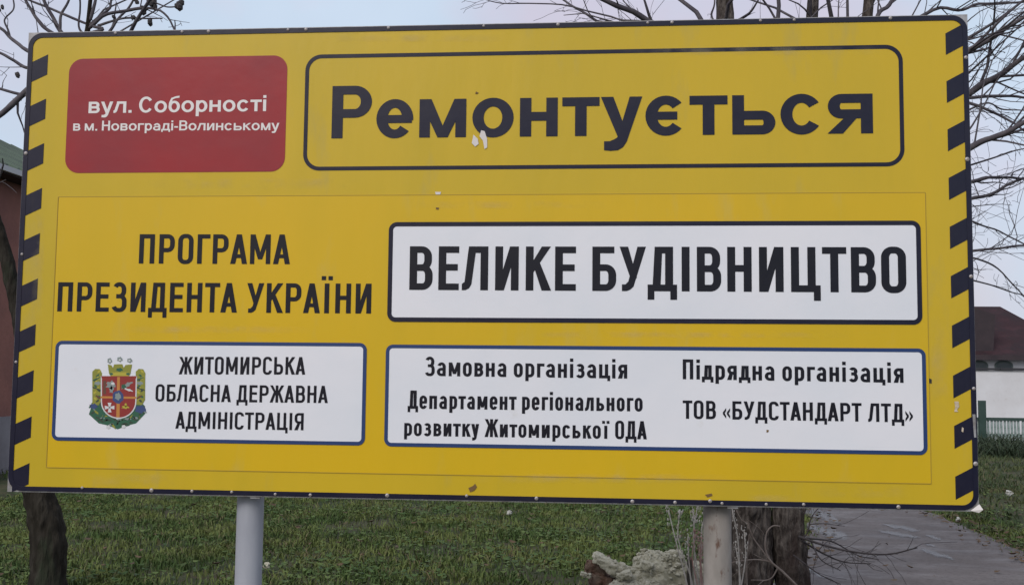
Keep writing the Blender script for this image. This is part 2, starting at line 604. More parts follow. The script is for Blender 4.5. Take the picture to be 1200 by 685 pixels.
soil = mat('turf_soil', (0.030, 0.044, 0.018), 0.95, 0.2, var=(0.075, 0.072, 0.038), vscale=1.6, var2=(0.070, 0.052, 0.036), v2scale=5, v2lo=0.52, v2hi=0.7, bump=0.8, bscale=14, bdist=0.05)
def terrain():
    xs = np.concatenate([np.linspace(-1200, -40, 12), np.linspace(-36, 36, 145), np.linspace(40, 1200, 12)])
    ys = np.concatenate([np.linspace(-1200, -24, 10), np.linspace(-20, 50, 141), np.linspace(56, 1500, 14)])
    vs, fs = [], []
    for y in ys:
        for x in xs:
            z = 0.0
            if abs(x) < 38 and -22 < y < 52:
                z = 0.035 * noise.noise(Vector((x * .7, y * .7, 0))) - 0.02
                if in_path(np.array(x), np.array(y)):
                    z = -0.05
            vs.append((x, y, z))
    n = len(xs)
    for j in range(len(ys) - 1):
        for i in range(n - 1):
            a = j * n + i
            fs.append((a, a + 1, a + n + 1, a + n))
    me = bpy.data.meshes.new('ground')
    me.from_pydata(vs, [], fs)
    return obj('ground', me, None, soil, kind='structure', smooth=True)
terrain()

asph = mat('damp_asphalt', (0.10, 0.086, 0.082), 0.62, 0.35, var=(0.135, 0.118, 0.112), vscale=1.2, vlo=0.42, vhi=0.6, var2=(0.06, 0.053, 0.047), v2scale=26, v2lo=0.5, v2hi=0.72, bump=0.7, bscale=90, bdist=0.01)
_t = asph.node_tree
_n = _t.nodes.new('ShaderNodeTexNoise'); _n.inputs['Scale'].default_value = 1.3; _n.inputs['Detail'].default_value = 7; _n.inputs['Roughness'].default_value = .65
_m = _t.nodes.new('ShaderNodeMapping'); _m.inputs['Rotation'].default_value = (0, 0, .5); _m.inputs['Scale'].default_value = (1.0, 2.2, 1)
_c = _t.nodes.new('ShaderNodeTexCoord'); _r = _t.nodes.new('ShaderNodeMapRange')
_t.links.new(_c.outputs['Object'], _m.inputs['Vector']); _t.links.new(_m.outputs[0], _n.inputs['Vector']); _t.links.new(_n.outputs['Fac'], _r.inputs['Value'])
_r.inputs['From Min'].default_value = .45; _r.inputs['From Max'].default_value = .62; _r.inputs['To Min'].default_value = .8; _r.inputs['To Max'].default_value = .5
_t.links.new(_r.outputs[0], _t.nodes['Principled BSDF'].inputs['Roughness'])
bm = bmesh.new()
def jag(p, i):
    return (p[0] + 0.06 * math.sin(i * 1.7), p[1] + .05 * math.cos(i * 2.3))
dense = []
for i in range(len(PP)):
    a, b = PP[i], PP[(i + 1) % len(PP)]
    for k in range(10):
        q = (a[0] + (b[0] - a[0]) * k / 10, a[1] + (b[1] - a[1]) * k / 10)
        w_ = noise.noise(Vector((q[0] * 1.4, q[1] * 1.4, 3))) * .16
        dense.append((q[0] + w_, q[1] + w_ * .6))
top = [bm.verts.new((x, y, 0.012)) for x, y in dense]
f = bm.faces.new(top)
f.normal_update()
if f.normal.z < 0:
    f.normal_flip()
bot = [bm.verts.new((x, y, -0.1)) for x, y in dense]
for i in range(len(top)):
    j = (i + 1) % len(top)
    bm.faces.new((top[i], bot[i], bot[j], top[j]))
obj('path', bm, None, asph, kind='structure')

# puddles and wet films lying on the path, seen as pale sky reflections
water = mat('puddle_water', (0.05, 0.05, 0.052), 0.24, 0.5, var=(.08, .075, .072), vscale=9, bump=0.10, bscale=30, bdist=0.006)
_t = water.node_tree
_p = _t.nodes['Principled BSDF']
_at = _t.nodes.new('ShaderNodeAttribute'); _at.attribute_name = 'film'
_c = _t.nodes.new('ShaderNodeTexCoord'); _n = _t.nodes.new('ShaderNodeTexNoise'); _n.inputs['Scale'].default_value = 14; _n.inputs['Detail'].default_value = 6
_t.links.new(_c.outputs['Object'], _n.inputs['Vector'])
_a = _t.nodes.new('ShaderNodeMath'); _a.operation = 'ADD'
_t.links.new(_at.outputs['Fac'], _a.inputs[0]); _t.links.new(_n.outputs['Fac'], _a.inputs[1])
_r = _t.nodes.new('ShaderNodeMapRange'); _r.inputs['From Min'].default_value = .70; _r.inputs['From Max'].default_value = 1.65; _r.inputs['To Max'].default_value = .95
_t.links.new(_a.outputs[0], _r.inputs['Value']); _t.links.new(_r.outputs[0], _p.inputs['Alpha'])
pud = [((941, 595), (987, 612), 5.5, 'broad pale puddle beside the forked trunk, nearest the lower edge of the board'),
       ((942, 616), (998, 630), 4.6, 'long pale puddle beside the forked trunk, just below the broad one'),
       ((1030, 613), (1081, 622), 2.0, 'thin puddle streak on the open path, farthest away of the streaks'),
       ((1026, 621), (1082, 630), 2.2, 'narrow puddle streak on the open path just below the farthest streak'),
       ((1083, 626), (1105, 632), 2.0, 'short puddle on the path nearest the right hand grass edge'),
       ((1076, 642), (1121, 656), 2.4, 'lowest and longest slanting puddle streak in the middle of the path'),
       ((1082, 636), (1098, 640), 1.1, 'smallest puddle on the path, just above the lowest slanting streak'),
       ((938, 662), (969, 677), 2.6, 'dim puddle at the foot of the forked trunk under the fallen branch')]
for i, (pa, pb, hw, lb) in enumerate(pud):
    A_, B_ = ground(*pa, 0.016), ground(*pb, 0.016)
    c = (A_ + B_) / 2
    up_, lo_ = [], []
    N = 26
    for k in range(N + 1):
        u = k / N
        px, py = pa[0] + (pb[0] - pa[0]) * u, pa[1] + (pb[1] - pa[1]) * u
        w_ = hw * 1.35 * math.sin(math.pi * min(max(u, .02), .98)) ** .6
        n1 = noise.noise(Vector((u * 5, i * 7.3, 0))) * .8 + noise.noise(Vector((u * 19, i * 3.3, 2))) * .5
        n2 = noise.noise(Vector((u * 5, i * 7.3, 9))) * .8 + noise.noise(Vector((u * 19, i * 3.3, 12))) * .5
        up_.append(ground(px, py - max(w_ * (1 + n1), .15), 0.016) - c)
        lo_.append(ground(px, py + max(w_ * (1 + n2), .15), 0.016) - c)
    bm = bmesh.new()
    fl_ = bm.verts.layers.float.new('film')
    rows = []
    for j in range(7):
        v_ = j / 6
        row = []
        for k in range(N + 1):
            q = bm.verts.new(lo_[k].lerp(up_[k], v_))
            q[fl_] = math.sin(math.pi * v_) ** .7 * min(1, math.sin(math.pi * k / N) * 2.2)
            row.append(q)
        rows.append(row)
    for j in range(6):
        for k in range(N):
            bm.faces.new((rows[j][k], rows[j][k + 1], rows[j + 1][k + 1], rows[j + 1][k]))
    obj('puddle', bm, None, water, label=lb, cat='puddle', group='puddles on the asphalt path', loc=c)

# ------------------------------------------------------------------ grass, leaves
def blade_mat(name, a, b, c):
    return mat(name, a, 0.75, 0.25, var=b, vscale=1.3, vlo=0.44, vhi=0.56, var2=c, v2scale=9, v2lo=0.54, v2hi=0.68)
grassm = blade_mat('grass_blades', (0.058, 0.098, 0.026), (0.120, 0.150, 0.042), (0.135, 0.120, 0.060))
def scatter(name, n, xr, yr, hmin, hmax, wd, material, label, seed, cut=True, clump=True, cat='grass', fn=None):
    g = np.random.default_rng(seed)
    x = g.uniform(*xr, n)
    y = g.uniform(*yr, n)
    if clump:
        k = n // 14
        cx, cy = g.uniform(*xr, k), g.uniform(*yr, k)
        idx = g.integers(0, k, n)
        half = g.random(n) < 0.7
        x = np.where(half, cx[idx] + g.normal(0, .05, n), x)
        y = np.where(half, cy[idx] + g.normal(0, .05, n), y)
        hs = g.uniform(.5, 1.35, k)[idx]
    else:
        hs = 1.0
    keep = np.ones(n, bool)
    if cut:
        keep &= ~in_path(x + g.normal(0, .07, n), y + g.normal(0, .10, n))
        dm = np.sin(x * 2.1 + 1.3 * np.sin(y * 1.7)) * np.sin(y * 2.6 + 1.1 * np.sin(x * 1.3)) + .7 * np.sin(x * 5.3 + y * 2.2 + 2 * np.sin(y * 3.1))
        keep &= g.random(n) < np.clip(.72 + .5 * dm, .16, 1)
    if fn is not None:
        keep &= fn(x, y)
    x, y = x[keep], y[keep]
    if clump:
        hs = hs[keep]
    n = len(x)
    h = g.uniform(hmin, hmax, n) * hs
    a = g.uniform(0, 2 * np.pi, n)
    ln = g.uniform(.4, 1.8, n) * h
    la = g.uniform(0, 2 * np.pi, n)
    w_ = wd * g.uniform(.6, 1.4, n)
    v = np.zeros((n, 5, 3))
    dx, dy = np.cos(a) * w_, np.sin(a) * w_
    lx, ly = np.cos(la) * ln, np.sin(la) * ln
    v[:, 0] = np.stack([x - dx, y - dy, np.full(n, -.03)], 1)
    v[:, 1] = np.stack([x + dx, y + dy, np.full(n, -.03)], 1)
    v[:, 2] = np.stack([x + dx * .8 + lx * .35, y + dy * .8 + ly * .35, h * .6], 1)
    v[:, 3] = np.stack([x - dx * .8 + lx * .35, y - dy * .8 + ly * .35, h * .6], 1)
    v[:, 4] = np.stack([x + lx, y + ly, h], 1)
    me = bpy.data.meshes.new(name)
    me.vertices.add(n * 5)
    me.vertices.foreach_set('co', v.ravel())
    b = np.arange(n) * 5
    loops = np.stack([b, b + 1, b + 2, b + 3, b + 3, b + 2, b + 4], 1).ravel()
    me.loops.add(len(loops))
    me.loops.foreach_set('vertex_index', loops.astype(np.int32))
    me.polygons.add(2 * n)
    st = np.stack([np.arange(n) * 7, np.arange(n) * 7 + 4], 1).ravel()
    me.polygons.foreach_set('loop_start', st.astype(np.int32))
    me.update(calc_edges=True)
    me.validate()
    return obj(name, me, None, material, kind='stuff', label=label, cat=cat)

scatter('grass', 230000, (-7, 5), (1.2, 12), .012, .048, .0055, grassm, 'short dark green grass on the verge behind the billboard', 3)
grassd = blade_mat('rough_grass_blades', (0.036, 0.058, 0.022), (0.075, 0.092, 0.034), (0.10, 0.085, 0.05))
scatter('grass', 90000, (3.5, 16), (3, 27), .02, .085, .009, grassd, 'rough dark grass between the path and the picket fence', 4)
scatter('grass', 40000, (-16, 5), (11, 30), .03, .1, .010, grassm, 'farther grass reaching to the houses behind the billboard', 5)
scatter('grass', 16000, (-5, 5), (-3.0, 1.3), .02, .07, .0045, grassm, 'sparse short grass around the feet of the billboard posts', 9)
weedm = blade_mat('weed_blades', (0.022, 0.036, 0.020), (0.034, 0.052, 0.026), (0.06, 0.06, 0.04))
scatter('weeds', 16000, (8.0, 20), (19.5, 23.4), .10, .38, .014, weedm, 'tall dark weeds growing along the foot of the picket fence', 6, cat='weeds')
strawm = mat('dry_grass', (0.17, 0.14, 0.075), 0.85, 0.2, var=(0.11, 0.10, 0.06), vscale=4)
scatter('dry_grass', 9000, (-7, 14), (1.5, 16), .02, .09, .004, strawm, 'dry straw coloured blades scattered through the green grass', 8, cat='grass')

def leaf_litter(name, n, xr, yr, col, label, seed, fn=None, size=(.015, .04)):
    g = np.random.default_rng(seed)
    x, y = g.uniform(*xr, n), g.uniform(*yr, n)
    if fn is not None:
        k = fn(x, y)
        x, y = x[k], y[k]
    n = len(x)
    vs, fs = [], []
    for i in range(n):
        r = g.uniform(*size)
        a = g.uniform(0, 6.28)
        z = 0.025 + g.uniform(0, .03)
        tz = g.uniform(-.6, .6, 2) * r
        b = len(vs)
        for k, (u, v) in enumerate(((-1, 0), (-.3, .45), (.5, .4), (1, 0), (.5, -.4), (-.3, -.45))):
            vs.append((x[i] + r * (u * math.cos(a) - v * math.sin(a)), y[i] + r * (u * math.sin(a) + v * math.cos(a)), z + tz[0] * v + tz[1] * u * .4 + (.25 * r if k in (0, 3) else 0)))
        fs.append((b, b + 1, b + 2, b + 3))
        fs.append((b, b + 3, b + 4, b + 5))
    me = bpy.data.meshes.new(name)
    me.from_pydata(vs, [], fs)
    obj(name, me, None, col, kind='stuff', label=label, cat='leaves')
leafm = mat('dead_leaf', (0.10, 0.065, 0.04), 0.8, 0.2, var=(0.12, 0.095, 0.07), vscale=3, var2=(0.05, 0.03, 0.02), v2scale=6)
cloverm = mat('broad_weed_leaf', (.055, .098, .028), .7, .25, var=(.10, .14, .042), vscale=1.1, vlo=.44, vhi=.56, var2=(.03, .05, .02), v2scale=12)
def clover_fn(x, y):
    g = np.random.default_rng(77)
    d = np.sin(x * 1.7 + 2 * np.sin(y * 1.1)) * np.sin(y * 2.3 + x)
    return (~in_path(x, y)) & (g.random(len(x)) < np.clip(.35 + .8 * d, .04, 1))
leaf_litter('broad_leaf_weeds', 34000, (-7, 8), (1.5, 13), cloverm, 'small broad leaved weeds in patches among the short grass', 31, clover_fn, (.012, .034))
def edge_fn(x, y):
    g = np.random.default_rng(5)
    near = np.zeros(len(x), bool)
    for i in range(len(PP)):
        x1, y1 = PP[i]; x2, y2 = PP[(i + 1) % len(PP)]
        L2 = (x2 - x1) ** 2 + (y2 - y1) ** 2
        t = np.clip(((x - x1) * (x2 - x1) + (y - y1) * (y2 - y1)) / L2, 0, 1)
        d = np.hypot(x - (x1 + t * (x2 - x1)), y - (y1 + t * (y2 - y1)))
        near |= d < 0.26
    return near & (g.random(len(x)) < .8)
leaf_litter('fallen_leaves', 8000, (1, 9), (2, 16), leafm, 'brown dead leaves gathered along the edges of the asphalt path', 21, edge_fn)
leaf_litter('fallen_leaves', 700, (-7, 9), (1.5, 14), leafm, 'scattered dead leaves lying in the grass', 22)

# ------------------------------------------------------------------ billboard
X0, X1, Z0, Z1 = -2.0, 2.0, ZB, ZB + 1.9965
bb = thing('billboard', 'large yellow roadworks billboard with hazard stripes on two steel posts', 'billboard', (0, 0, 0))
bm = bmesh.new()
box(bm, X0, X1, 0.0, 0.003, Z0, Z1)
backing = obj('backing_sheet', bm, bb, zinc)
RB = 0.062
bm = bmesh.new()
plate(bm, rrect(X0 + .006, Z0 + .007, X1 - .004, Z1 - .007, RB, 10), -0.0015, 0.0)
obj('printed_sheet', bm, bb, yellow)
# a real sheet edge: dark border ring
bm = bmesh.new()
frame_ring(bm, rrect(X0 + .003, Z0 + .005, X1 - .002, Z1 - .004, RB, 10), rrect(X0 + .024, Z0 + .024, X1 - .022, Z1 - .024, RB - .02, 10), -0.0045, -0.0005)
obj('border', bm, bb, navy)

# hazard stripes
def stripes(xa, xb, tops_px, xpx, hgt, slope, side, n=10):
    z_first, z_last = at(xpx[0], tops_px[0]).z, at(xpx[1], tops_px[1]).z
    bmx = bmesh.new()
    pts = [(0, 0), (0, -hgt), (xb - xa, -hgt + slope), (xb - xa, slope)]
    plate(bmx, pts, -0.0030, -0.001)
    proto = obj('hazard_stripe', bmx, bb, navy)
    for i in range(n):
        z = z_first + (z_last - z_first) * i / (n - 1)
        o = proto if i == 0 else proto.copy()
        if i:
            COL.objects.link(o)
            o.parent = bb
        o.location = (xa, 0, z)
xr_ = (at(57.6, 64).x + at(34, 539).x) / 2
xl_ = X0 + .022
slope = at(57.6, 64).z - at(38, 73).z
stripes(xl_, xr_, (73.2, 551), (38, 20), 0.089, slope, 'l')
xa_ = (at(1106, 40).x + at(1121, 558).x) / 2
stripes(xa_, X1 - .021, (39.6, 558), (1106, 1121), 0.089, slope * 1.12, 'r')

def panel(px, name, r, border, fill, bw, layer, parent, label):
    """px = left, right, (top left, top right), (bottom left, bottom right) in photograph pixels"""
    l, r_, (t0, t1), (b0, b1) = px
    xa = (at(l, t0).x + at(l, b0).x) / 2
    xb = (at(r_, t1).x + at(r_, b1).x) / 2
    zt = (at(l, t0).z + at(r_, t1).z) / 2
    zb = (at(l, b0).z + at(r_, b1).z) / 2
    bm = bmesh.new()
    plate(bm, rrect(xa + bw * .5, zb + bw * .5, xb - bw * .5, zt - bw * .5, max(r - bw * .5, .005)), layer, layer + .0012)
    p = obj(name, bm, parent, fill, label=label)
    if border:
        bm = bmesh.new()
        frame_ring(bm, rrect(xa, zb, xb, zt, r), rrect(xa + bw, zb + bw, xb - bw, zt - bw, max(r - bw, .004)), layer - .0008, layer + .0004)
        obj('panel_border', bm, p, border)
    return p

ARB = Font(0.212, 0.165, 0.75, 0.69, 0.725, .5, .27, True)
ARL = Font(0.195, 0.15, 0.75, 0.67, 0.725, .5, .27, True)
DNB = Font(0.176, 0.150, 0.50, 0.44, 0.72, .22, .2)
DNM = Font(0.162, 0.142, 0.50, 0.44, 0.72, .22, .2)
DNS = Font(0.172, 0.148, 0.50, 0.45, 0.72, .22, .2)

p = panel((79, 335.5, (69, 65.5), (202, 202)), 'red_panel', .062, None, redf, 0, -.0028, bb, 'dark red street name panel with rounded corners')
lettering('вул. Соборності', 104, 312, 133, 130.5, 18.5, ARL, -.0034, whitetxt, p, 'white line reading вул. Соборності')
lettering('в м. Новограді-Волинському', 86, 327.5, 153.4, 152.8, 11.6, ARL, -.0034, whitetxt, p, 'small white line reading в м. Новограді-Волинському')
# the drawn frame round the title
t0, t1, b0, b1 = 65.5, 51.5, 200.0, 195.0
xa, xb = (at(360, t0).x + at(353.5, b0).x) / 2, (at(1057, t1).x + at(1060.5, b1).x) / 2
zt, zb = (at(357, t0).z + at(1058, t1).z) / 2, (at(357, b0).z + at(1058, b1).z) / 2
bm = bmesh.new()
frame_ring(bm, rrect(xa, zb, xb, zt, .07, 10), rrect(xa + .0165, zb + .0165, xb - .0165, zt - .0165, .0545, 10), -.0028, -.001)
obj('title_frame', bm, bb, navy)
lettering('Ремонтується', 388.5, 1023, 162.3, 156.3, 62.5, ARB, -.0034, navy, bb, 'large navy title reading Ремонтується')

ov = panel((62.5, 1087.5, (229, 228), (546, 568)), 'overlay_sheet', .004, None, yellow2, 0, -.0030, bb, 'golden yellow sheet glued over the lower two thirds')
l_, r2 = (at(66.8, 229).x + at(57, 546).x) / 2, (at(1083, 228).x + at(1092, 568).x) / 2
zt, zb = at(600, 228.3).z, at(600, 557).z
bm = bmesh.new()
frame_ring(bm, rrect(l_ - .0022, zb - .0022, r2 + .0022, zt + .0022, .004, 2), rrect(l_ + .0008, zb + .0008, r2 - .0008, zt - .0008, .003, 2), -.0034, -.0012)
obj('sheet_edge', bm, ov, seam)
lettering('ПРОГРАМА', 163, 340, 308.7, 309.5, 34.5, DNM, -.0042, ink, ov, 'black line reading ПРОГРАМА')
lettering('ПРЕЗИДЕНТА УКРАЇНИ', 67.5, 435, 364.6, 367.2, 34.5, DNM, -.0042, ink, ov, 'black line reading ПРЕЗИДЕНТА УКРАЇНИ')
p = panel((455, 1079.5, (259, 260), (376, 381)), 'white_panel', .035, navy, white, .0185, -.0046, bb, 'white panel with a navy border and one large bold line')
lettering('ВЕЛИКЕ БУДІВНИЦТВО', 479.8, 1062, 339.5, 342.8, 52, DNB, -.0056, ink, p, 'bold black line reading ВЕЛИКЕ БУДІВНИЦТВО')
p1 = panel((63.5, 429, (399, 401.5), (515.5, 521.5)), 'white_panel', .030, blue, white, .0150, -.0046, bb, 'white panel with a blue border beside the crest')
lettering('ЖИТОМИРСЬКА', 210, 358, 438.2, 438.6, 20.5, DNM, -.0056, ink, p1, 'line reading ЖИТОМИРСЬКА')
lettering('ОБЛАСНА ДЕРЖАВНА', 182.6, 384.5, 469.8, 471.8, 20, DNM, -.0056, ink, p1, 'line reading ОБЛАСНА ДЕРЖАВНА')
lettering('АДМІНІСТРАЦІЯ', 206, 356, 501.6, 503.6, 20, DNM, -.0056, ink, p1, 'line reading АДМІНІСТРАЦІЯ')
p2 = panel((451.5, 1085.5, (402.5, 409), (521, 534)), 'white_panel', .030, blue, white, .0150, -.0046, bb, 'wide white panel with a blue border and two columns of text')
lettering('Замовна організація', 498, 735, 440.0, 443.2, 22.5, DNS, -.0056, ink, p2, 'line reading Замовна організація')
lettering('Департамент регіонального', 478, 753, 478.3, 481.6, 21.5, DNS, -.0056, ink, p2, 'line reading Департамент регіонального')
lettering('розвитку Житомирської ОДА', 473.8, 758, 510.0, 514.2, 21, DNS, -.0056, ink, p2, 'line reading розвитку Житомирської ОДА')
lettering('Підрядна організація', 800, 1058.5, 443.9, 448.2, 23.5, DNS, -.0056, ink, p2, 'line reading Підрядна організація')
lettering('ТОВ «БУДСТАНДАРТ ЛТД»', 800, 1069.5, 490, 494.5, 21.5, DNS, -.0056, ink, p2, 'line reading ТОВ «БУДСТАНДАРТ ЛТД»')

# crest printed on the left panel
crest_cols = [('crest_red', (0.25, .022, .018)), ('crest_orange', (.48, .20, .04)), ('crest_blue', (.035, .06, .17)), ('crest_white', (.6, .6, .6)),
              ('crest_olive', (.24, .24, .03)), ('crest_green', (.02, .10, .055)), ('crest_dark', (.03, .05, .03)), ('crest_grey', (.22, .26, .25)), ('crest_gold', (.42, .36, .04)), ('crest_brown', (.12, .05, .03))]
cm = [mat(n_, c_, .45) for n_, c_ in crest_cols]
bm = bmesh.new()
def cr(pts, mi, lay):
    X = [(at(90 + x / 5.71, 400 + y / 5.71).x, at(90 + x / 5.71, 400 + y / 5.71).z) for x, y in pts]
    area = sum(X[j][0] * X[(j + 1) % len(X)][1] - X[(j + 1) % len(X)][0] * X[j][1] for j in range(len(X)))
    if area < 0:
        X = X[::-1]
    bm.faces.new([bm.verts.new((a, -.0054 - lay * .00008, b)) for a, b in X]).material_index = mi
def blob(cx, cy, rx, ry, mi, lay, wob=.15, n=14, rot=0, sd=0):
    P = []
    for k in range(n):
        a = 2 * math.pi * k / n
        r = 1 + wob * math.sin(k * 2.4 + sd) 
        x, y = rx * r * math.cos(a), ry * r * math.sin(a)
        P.append((cx + x * math.cos(rot) - y * math.sin(rot), cy + x * math.sin(rot) + y * math.cos(rot)))
    cr(P, mi, lay)
rc = random.Random(4)
# wreath of green leaves under the shield
for k in range(15):
    a = math.radians(205 - 230 * k / 14)
    cx, cy = 277 + 150 * math.cos(a), 435 + 110 * math.sin(a) * (1 if math.sin(a) > 0 else .35)
    blob(cx, cy, 42, 27, 5 if k % 3 else 6, 0 + k % 3, .2, rot=a + 1.4, sd=k)
cr([(100, 440), (160, 420), (215, 490), (277, 530), (340, 490), (395, 420), (460, 440), (462, 480), (400, 545), (340, 560), (277, 585), (215, 560), (150, 545), (85, 485)], 5, 3)
for k in range(46):
    x = 95 + k * 8.1
    y = 448 + 98 * math.sin(math.pi * k / 45) + rc.uniform(-26, 26)
    blob(x, y, rc.uniform(12, 24), rc.uniform(4, 8), (5, 6, 6, 7, 5, 4, 6)[k % 7], 4 + k % 2, .2, rot=rc.uniform(-1, 1), sd=k)
blob(430, 452, 36, 26, 2, 6, .2)
blob(118, 432, 24, 18, 2, 6, .2)
blob(215, 570, 14, 12, 3, 6); blob(318, 568, 14, 12, 3, 6)
# ears at both sides
for sx, x0c in ((1, 140), (-1, 430)):
    cr([(x0c - 32, 200), (x0c - 12, 182), (x0c + 18, 184), (x0c + 32, 210), (x0c + 30, 390), (x0c + 10, 425), (x0c - 32, 420)], 4, 4)
    for k in range(15):
        blob(x0c + (11, -12, 0)[k % 3] + rc.uniform(-3, 3), 200 + k * 14, 13, 7, (8, 4, 5, 8, 6)[k % 5], 6 + k % 2, .3, rot=(.7 if k % 2 else -.7) * sx, sd=k)
    cr([(x0c - 30, 300), (x0c + 28, 322), (x0c + 30, 330), (x0c - 30, 310)], 6, 8)
    cr([(x0c - 28, 255), (x0c + 20, 235), (x0c + 22, 242), (x0c - 28, 264)], 5, 8)
    blob(x0c + 4 * sx, 278, 22, 12, 7, 8, .2)
    blob(x0c + 10 * sx, 372, 24, 7, 9, 8, .2, rot=.6 * sx)
# shield: white rim, red field
def shield(g):
    P = [(168 - g, 232 - g), (404 + g, 232 - g), (400 + g, 400)]
    for k in range(1, 16):
        a = math.radians(180 * k / 16)
        P.append((284 + (116 + g) * math.cos(a), 400 + (112 + g) * math.sin(a)))
    P.append((168 - g, 400))
    return P
cr(shield(3), 3, 9)
cr(shield(-5), 0, 10)
cr([(166, 230), (406, 230), (400, 246), (172, 246)], 0, 11)
cr([(182, 262), (200, 262), (200, 350), (182, 350)], 9, 11)
cr([(275, 236), (293, 236), (291, 506), (268, 506)], 1, 12)
cr([(164, 364), (402, 368), (402, 382), (164, 378)], 1, 12)
blob(280, 370, 38, 44, 2, 13, .08)
blob(280, 366, 20, 24, 7, 14, .2)
blob(232, 290, 30, 26, 7, 13, .3); blob(236, 320, 14, 22, 7, 13, .3, sd=2); blob(246, 280, 12, 9, 3, 14)
blob(340, 290, 42, 12, 7, 13, .3, rot=-.5); blob(350, 322, 30, 7, 3, 14, .3, rot=.3); blob(318, 300, 16, 16, 5, 14, .3)
for a in (0, math.pi / 2):
    c_, s_ = math.cos(a), math.sin(a)
    for g in (1, -1):
        q = [(0, -4), (0, 4), (32, 13), (32, -13)]
        cr([(224 + g * (x * c_ - y * s_), 440 + g * (x * s_ + y * c_)) for x, y in q], 3, 13)
blob(330, 438, 24, 10, 8, 13, .35); blob(332, 424, 8, 14, 8, 13, .3)
# crown
cr([(212, 152), (236, 158), (246, 176), (254, 152), (308, 150), (318, 176), (330, 156), (374, 152), (362, 216), (350, 232), (232, 232), (220, 214)], 4, 9)
cr([(232, 205), (352, 205), (350, 230), (234, 230)], 8, 10)
blob(290, 188, 22, 12, 5, 11, .2); blob(236, 216, 12, 8, 5, 11); blob(346, 216, 12, 8, 5, 11)
blob(224, 128, 15, 18, 7, 9, .2); blob(292, 118, 18, 16, 7, 9, .2); blob(358, 126, 17, 15, 7, 9, .2)
blob(226, 130, 6, 8, 3, 10); blob(292, 122, 7, 6, 3, 10); blob(356, 127, 8, 5, 3, 10)
obj('coat_of_arms', bm, p1, cm, label='printed crest with a quartered red shield, crown and green wreath')

# rivets
bm = bmesh.new()
bmesh.ops.create_uvsphere(bm, u_segments=12, v_segments=6, radius=0.0078)
for v in bm.verts:
    v.co.y = min(v.co.y, 0.0) * 0.6
rmesh = bpy.data.meshes.new('rivet')
bm.to_mesh(rmesh); bm.free()
rmesh.materials.append(rivetm)
rv = [(136, 37.5), (214, 36.5), (245, 35), (338, 34), (359, 34.5), (455.5, 33), (567, 29.5), (654, 28.5), (759, 26.5), (787.5, 24), (891, 22.5), (930.5, 22.5), (1043, 19.5),
      (31, 180), (26.5, 298), (19.5, 424), (1131.5, 68), (1133, 187), (1137.5, 324), (1141, 455), (1143.5, 543),
      (97, 571), (178, 574), (225.5, 575), (272, 576), (323, 578.5), (364, 580), (454, 580), (547, 580.5), (628.7, 583.5), (741, 587), (791, 589.5), (832, 586.5),
      (846, 592.5), (897.7, 591.5), (941.5, 590.5), (1052.5, 593.5)]
for i, (px, py) in enumerate(rv):
    q = at(px, py)
    o = obj('rivet', rmesh, bb, smooth=(i == 0))
    q.x = min(max(q.x, X0 + .011), X1 - .011)
    q.z = min(max(q.z, Z0 + .012), Z1 - .011)
    o.location = (q.x, -.0046, q.z)
    s_ = rnd.uniform(.8, 1.25)
    o.scale = (s_, 1, s_)

# marks on the face: scraps, scuffs, dents
def scrap(name, pts, layer, material, label):
    bm = bmesh.new()
    X = [(at(x, y).x, at(x, y).z) for x, y in pts]
    plate(bm, X, layer, layer + .0006)
    obj(name, bm, bb, material, label=label)
scrap('paper_scrap', [(555, 158), (560, 163), (561, 169), (557, 172), (553, 168)], -.0045, paper, 'torn scrap of pale paper left under the title')
scrap('paper_scrap', [(564, 153), (568, 154), (571, 163), (571, 173), (568, 175), (566, 165), (562, 160)], -.0045, paper, 'longer torn scrap of pale paper left on the title')
scrap('grime_dent_spot', [(511, 243), (515, 243.5), (514, 246), (511, 245.5)], -.0038, dirt_dent, None)  # small dent in the sheet, its shade painted as a flat dark spot
scrap('grime_dent_spot', [(558, 107.5), (561, 109), (559, 110.5), (557, 110)], -.0038, dirt_dent, None)
scrap('grime_dent_spot', [(1088.5, 443), (1091.5, 444), (1091.5, 449), (1088.5, 448.5)], -.0038, ink, None)
scrap('grime_dent_spot', [(898, 503), (901, 503.5), (900, 506), (898, 506)], -.0058, dirt_dent, None)
scrap('grime_dent_spot', [(549, 571), (554, 569), (557, 566), (559, 570), (556, 574), (551, 576)], -.0040, dirt_dent, None)
scrap('grime_dent_spot', [(826, 579), (834, 577.5), (835, 580), (829, 582)], -.0040, dirt_dent, None)
scrap('grime_dent_spot', [(510, 225), (517, 225), (516, 228), (511, 228)], -.0038, paper, None)  # another dent, the light it catches put into a flat pale colour
smear = mat('dust_smear', (.60, .50, .22), .8, var=(.62, .54, .34), vscale=30)
_t = smear.node_tree
_n = _t.nodes.new('ShaderNodeTexNoise'); _n.inputs['Scale'].default_value = 9; _n.inputs['Detail'].default_value = 7
_c = _t.nodes.new('ShaderNodeTexCoord'); _r = _t.nodes.new('ShaderNodeMapRange'); _f = _t.nodes.new('ShaderNodeAttribute'); _f.attribute_name = 'film'; _m = _t.nodes.new('ShaderNodeMath'); _m.operation = 'MULTIPLY'
_t.links.new(_c.outputs['Object'], _n.inputs['Vector']); _t.links.new(_n.outputs['Fac'], _r.inputs['Value'])
_r.inputs['From Min'].default_value = .42; _r.inputs['From Max'].default_value = .8; _r.inputs['To Max'].default_value = .34
_t.links.new(_r.outputs[0], _m.inputs[0]); _t.links.new(_f.outputs['Fac'], _m.inputs[1]); _t.links.new(_m.outputs[0], _t.nodes['Principled BSDF'].inputs['Alpha'])
sm_ = random.Random(3)
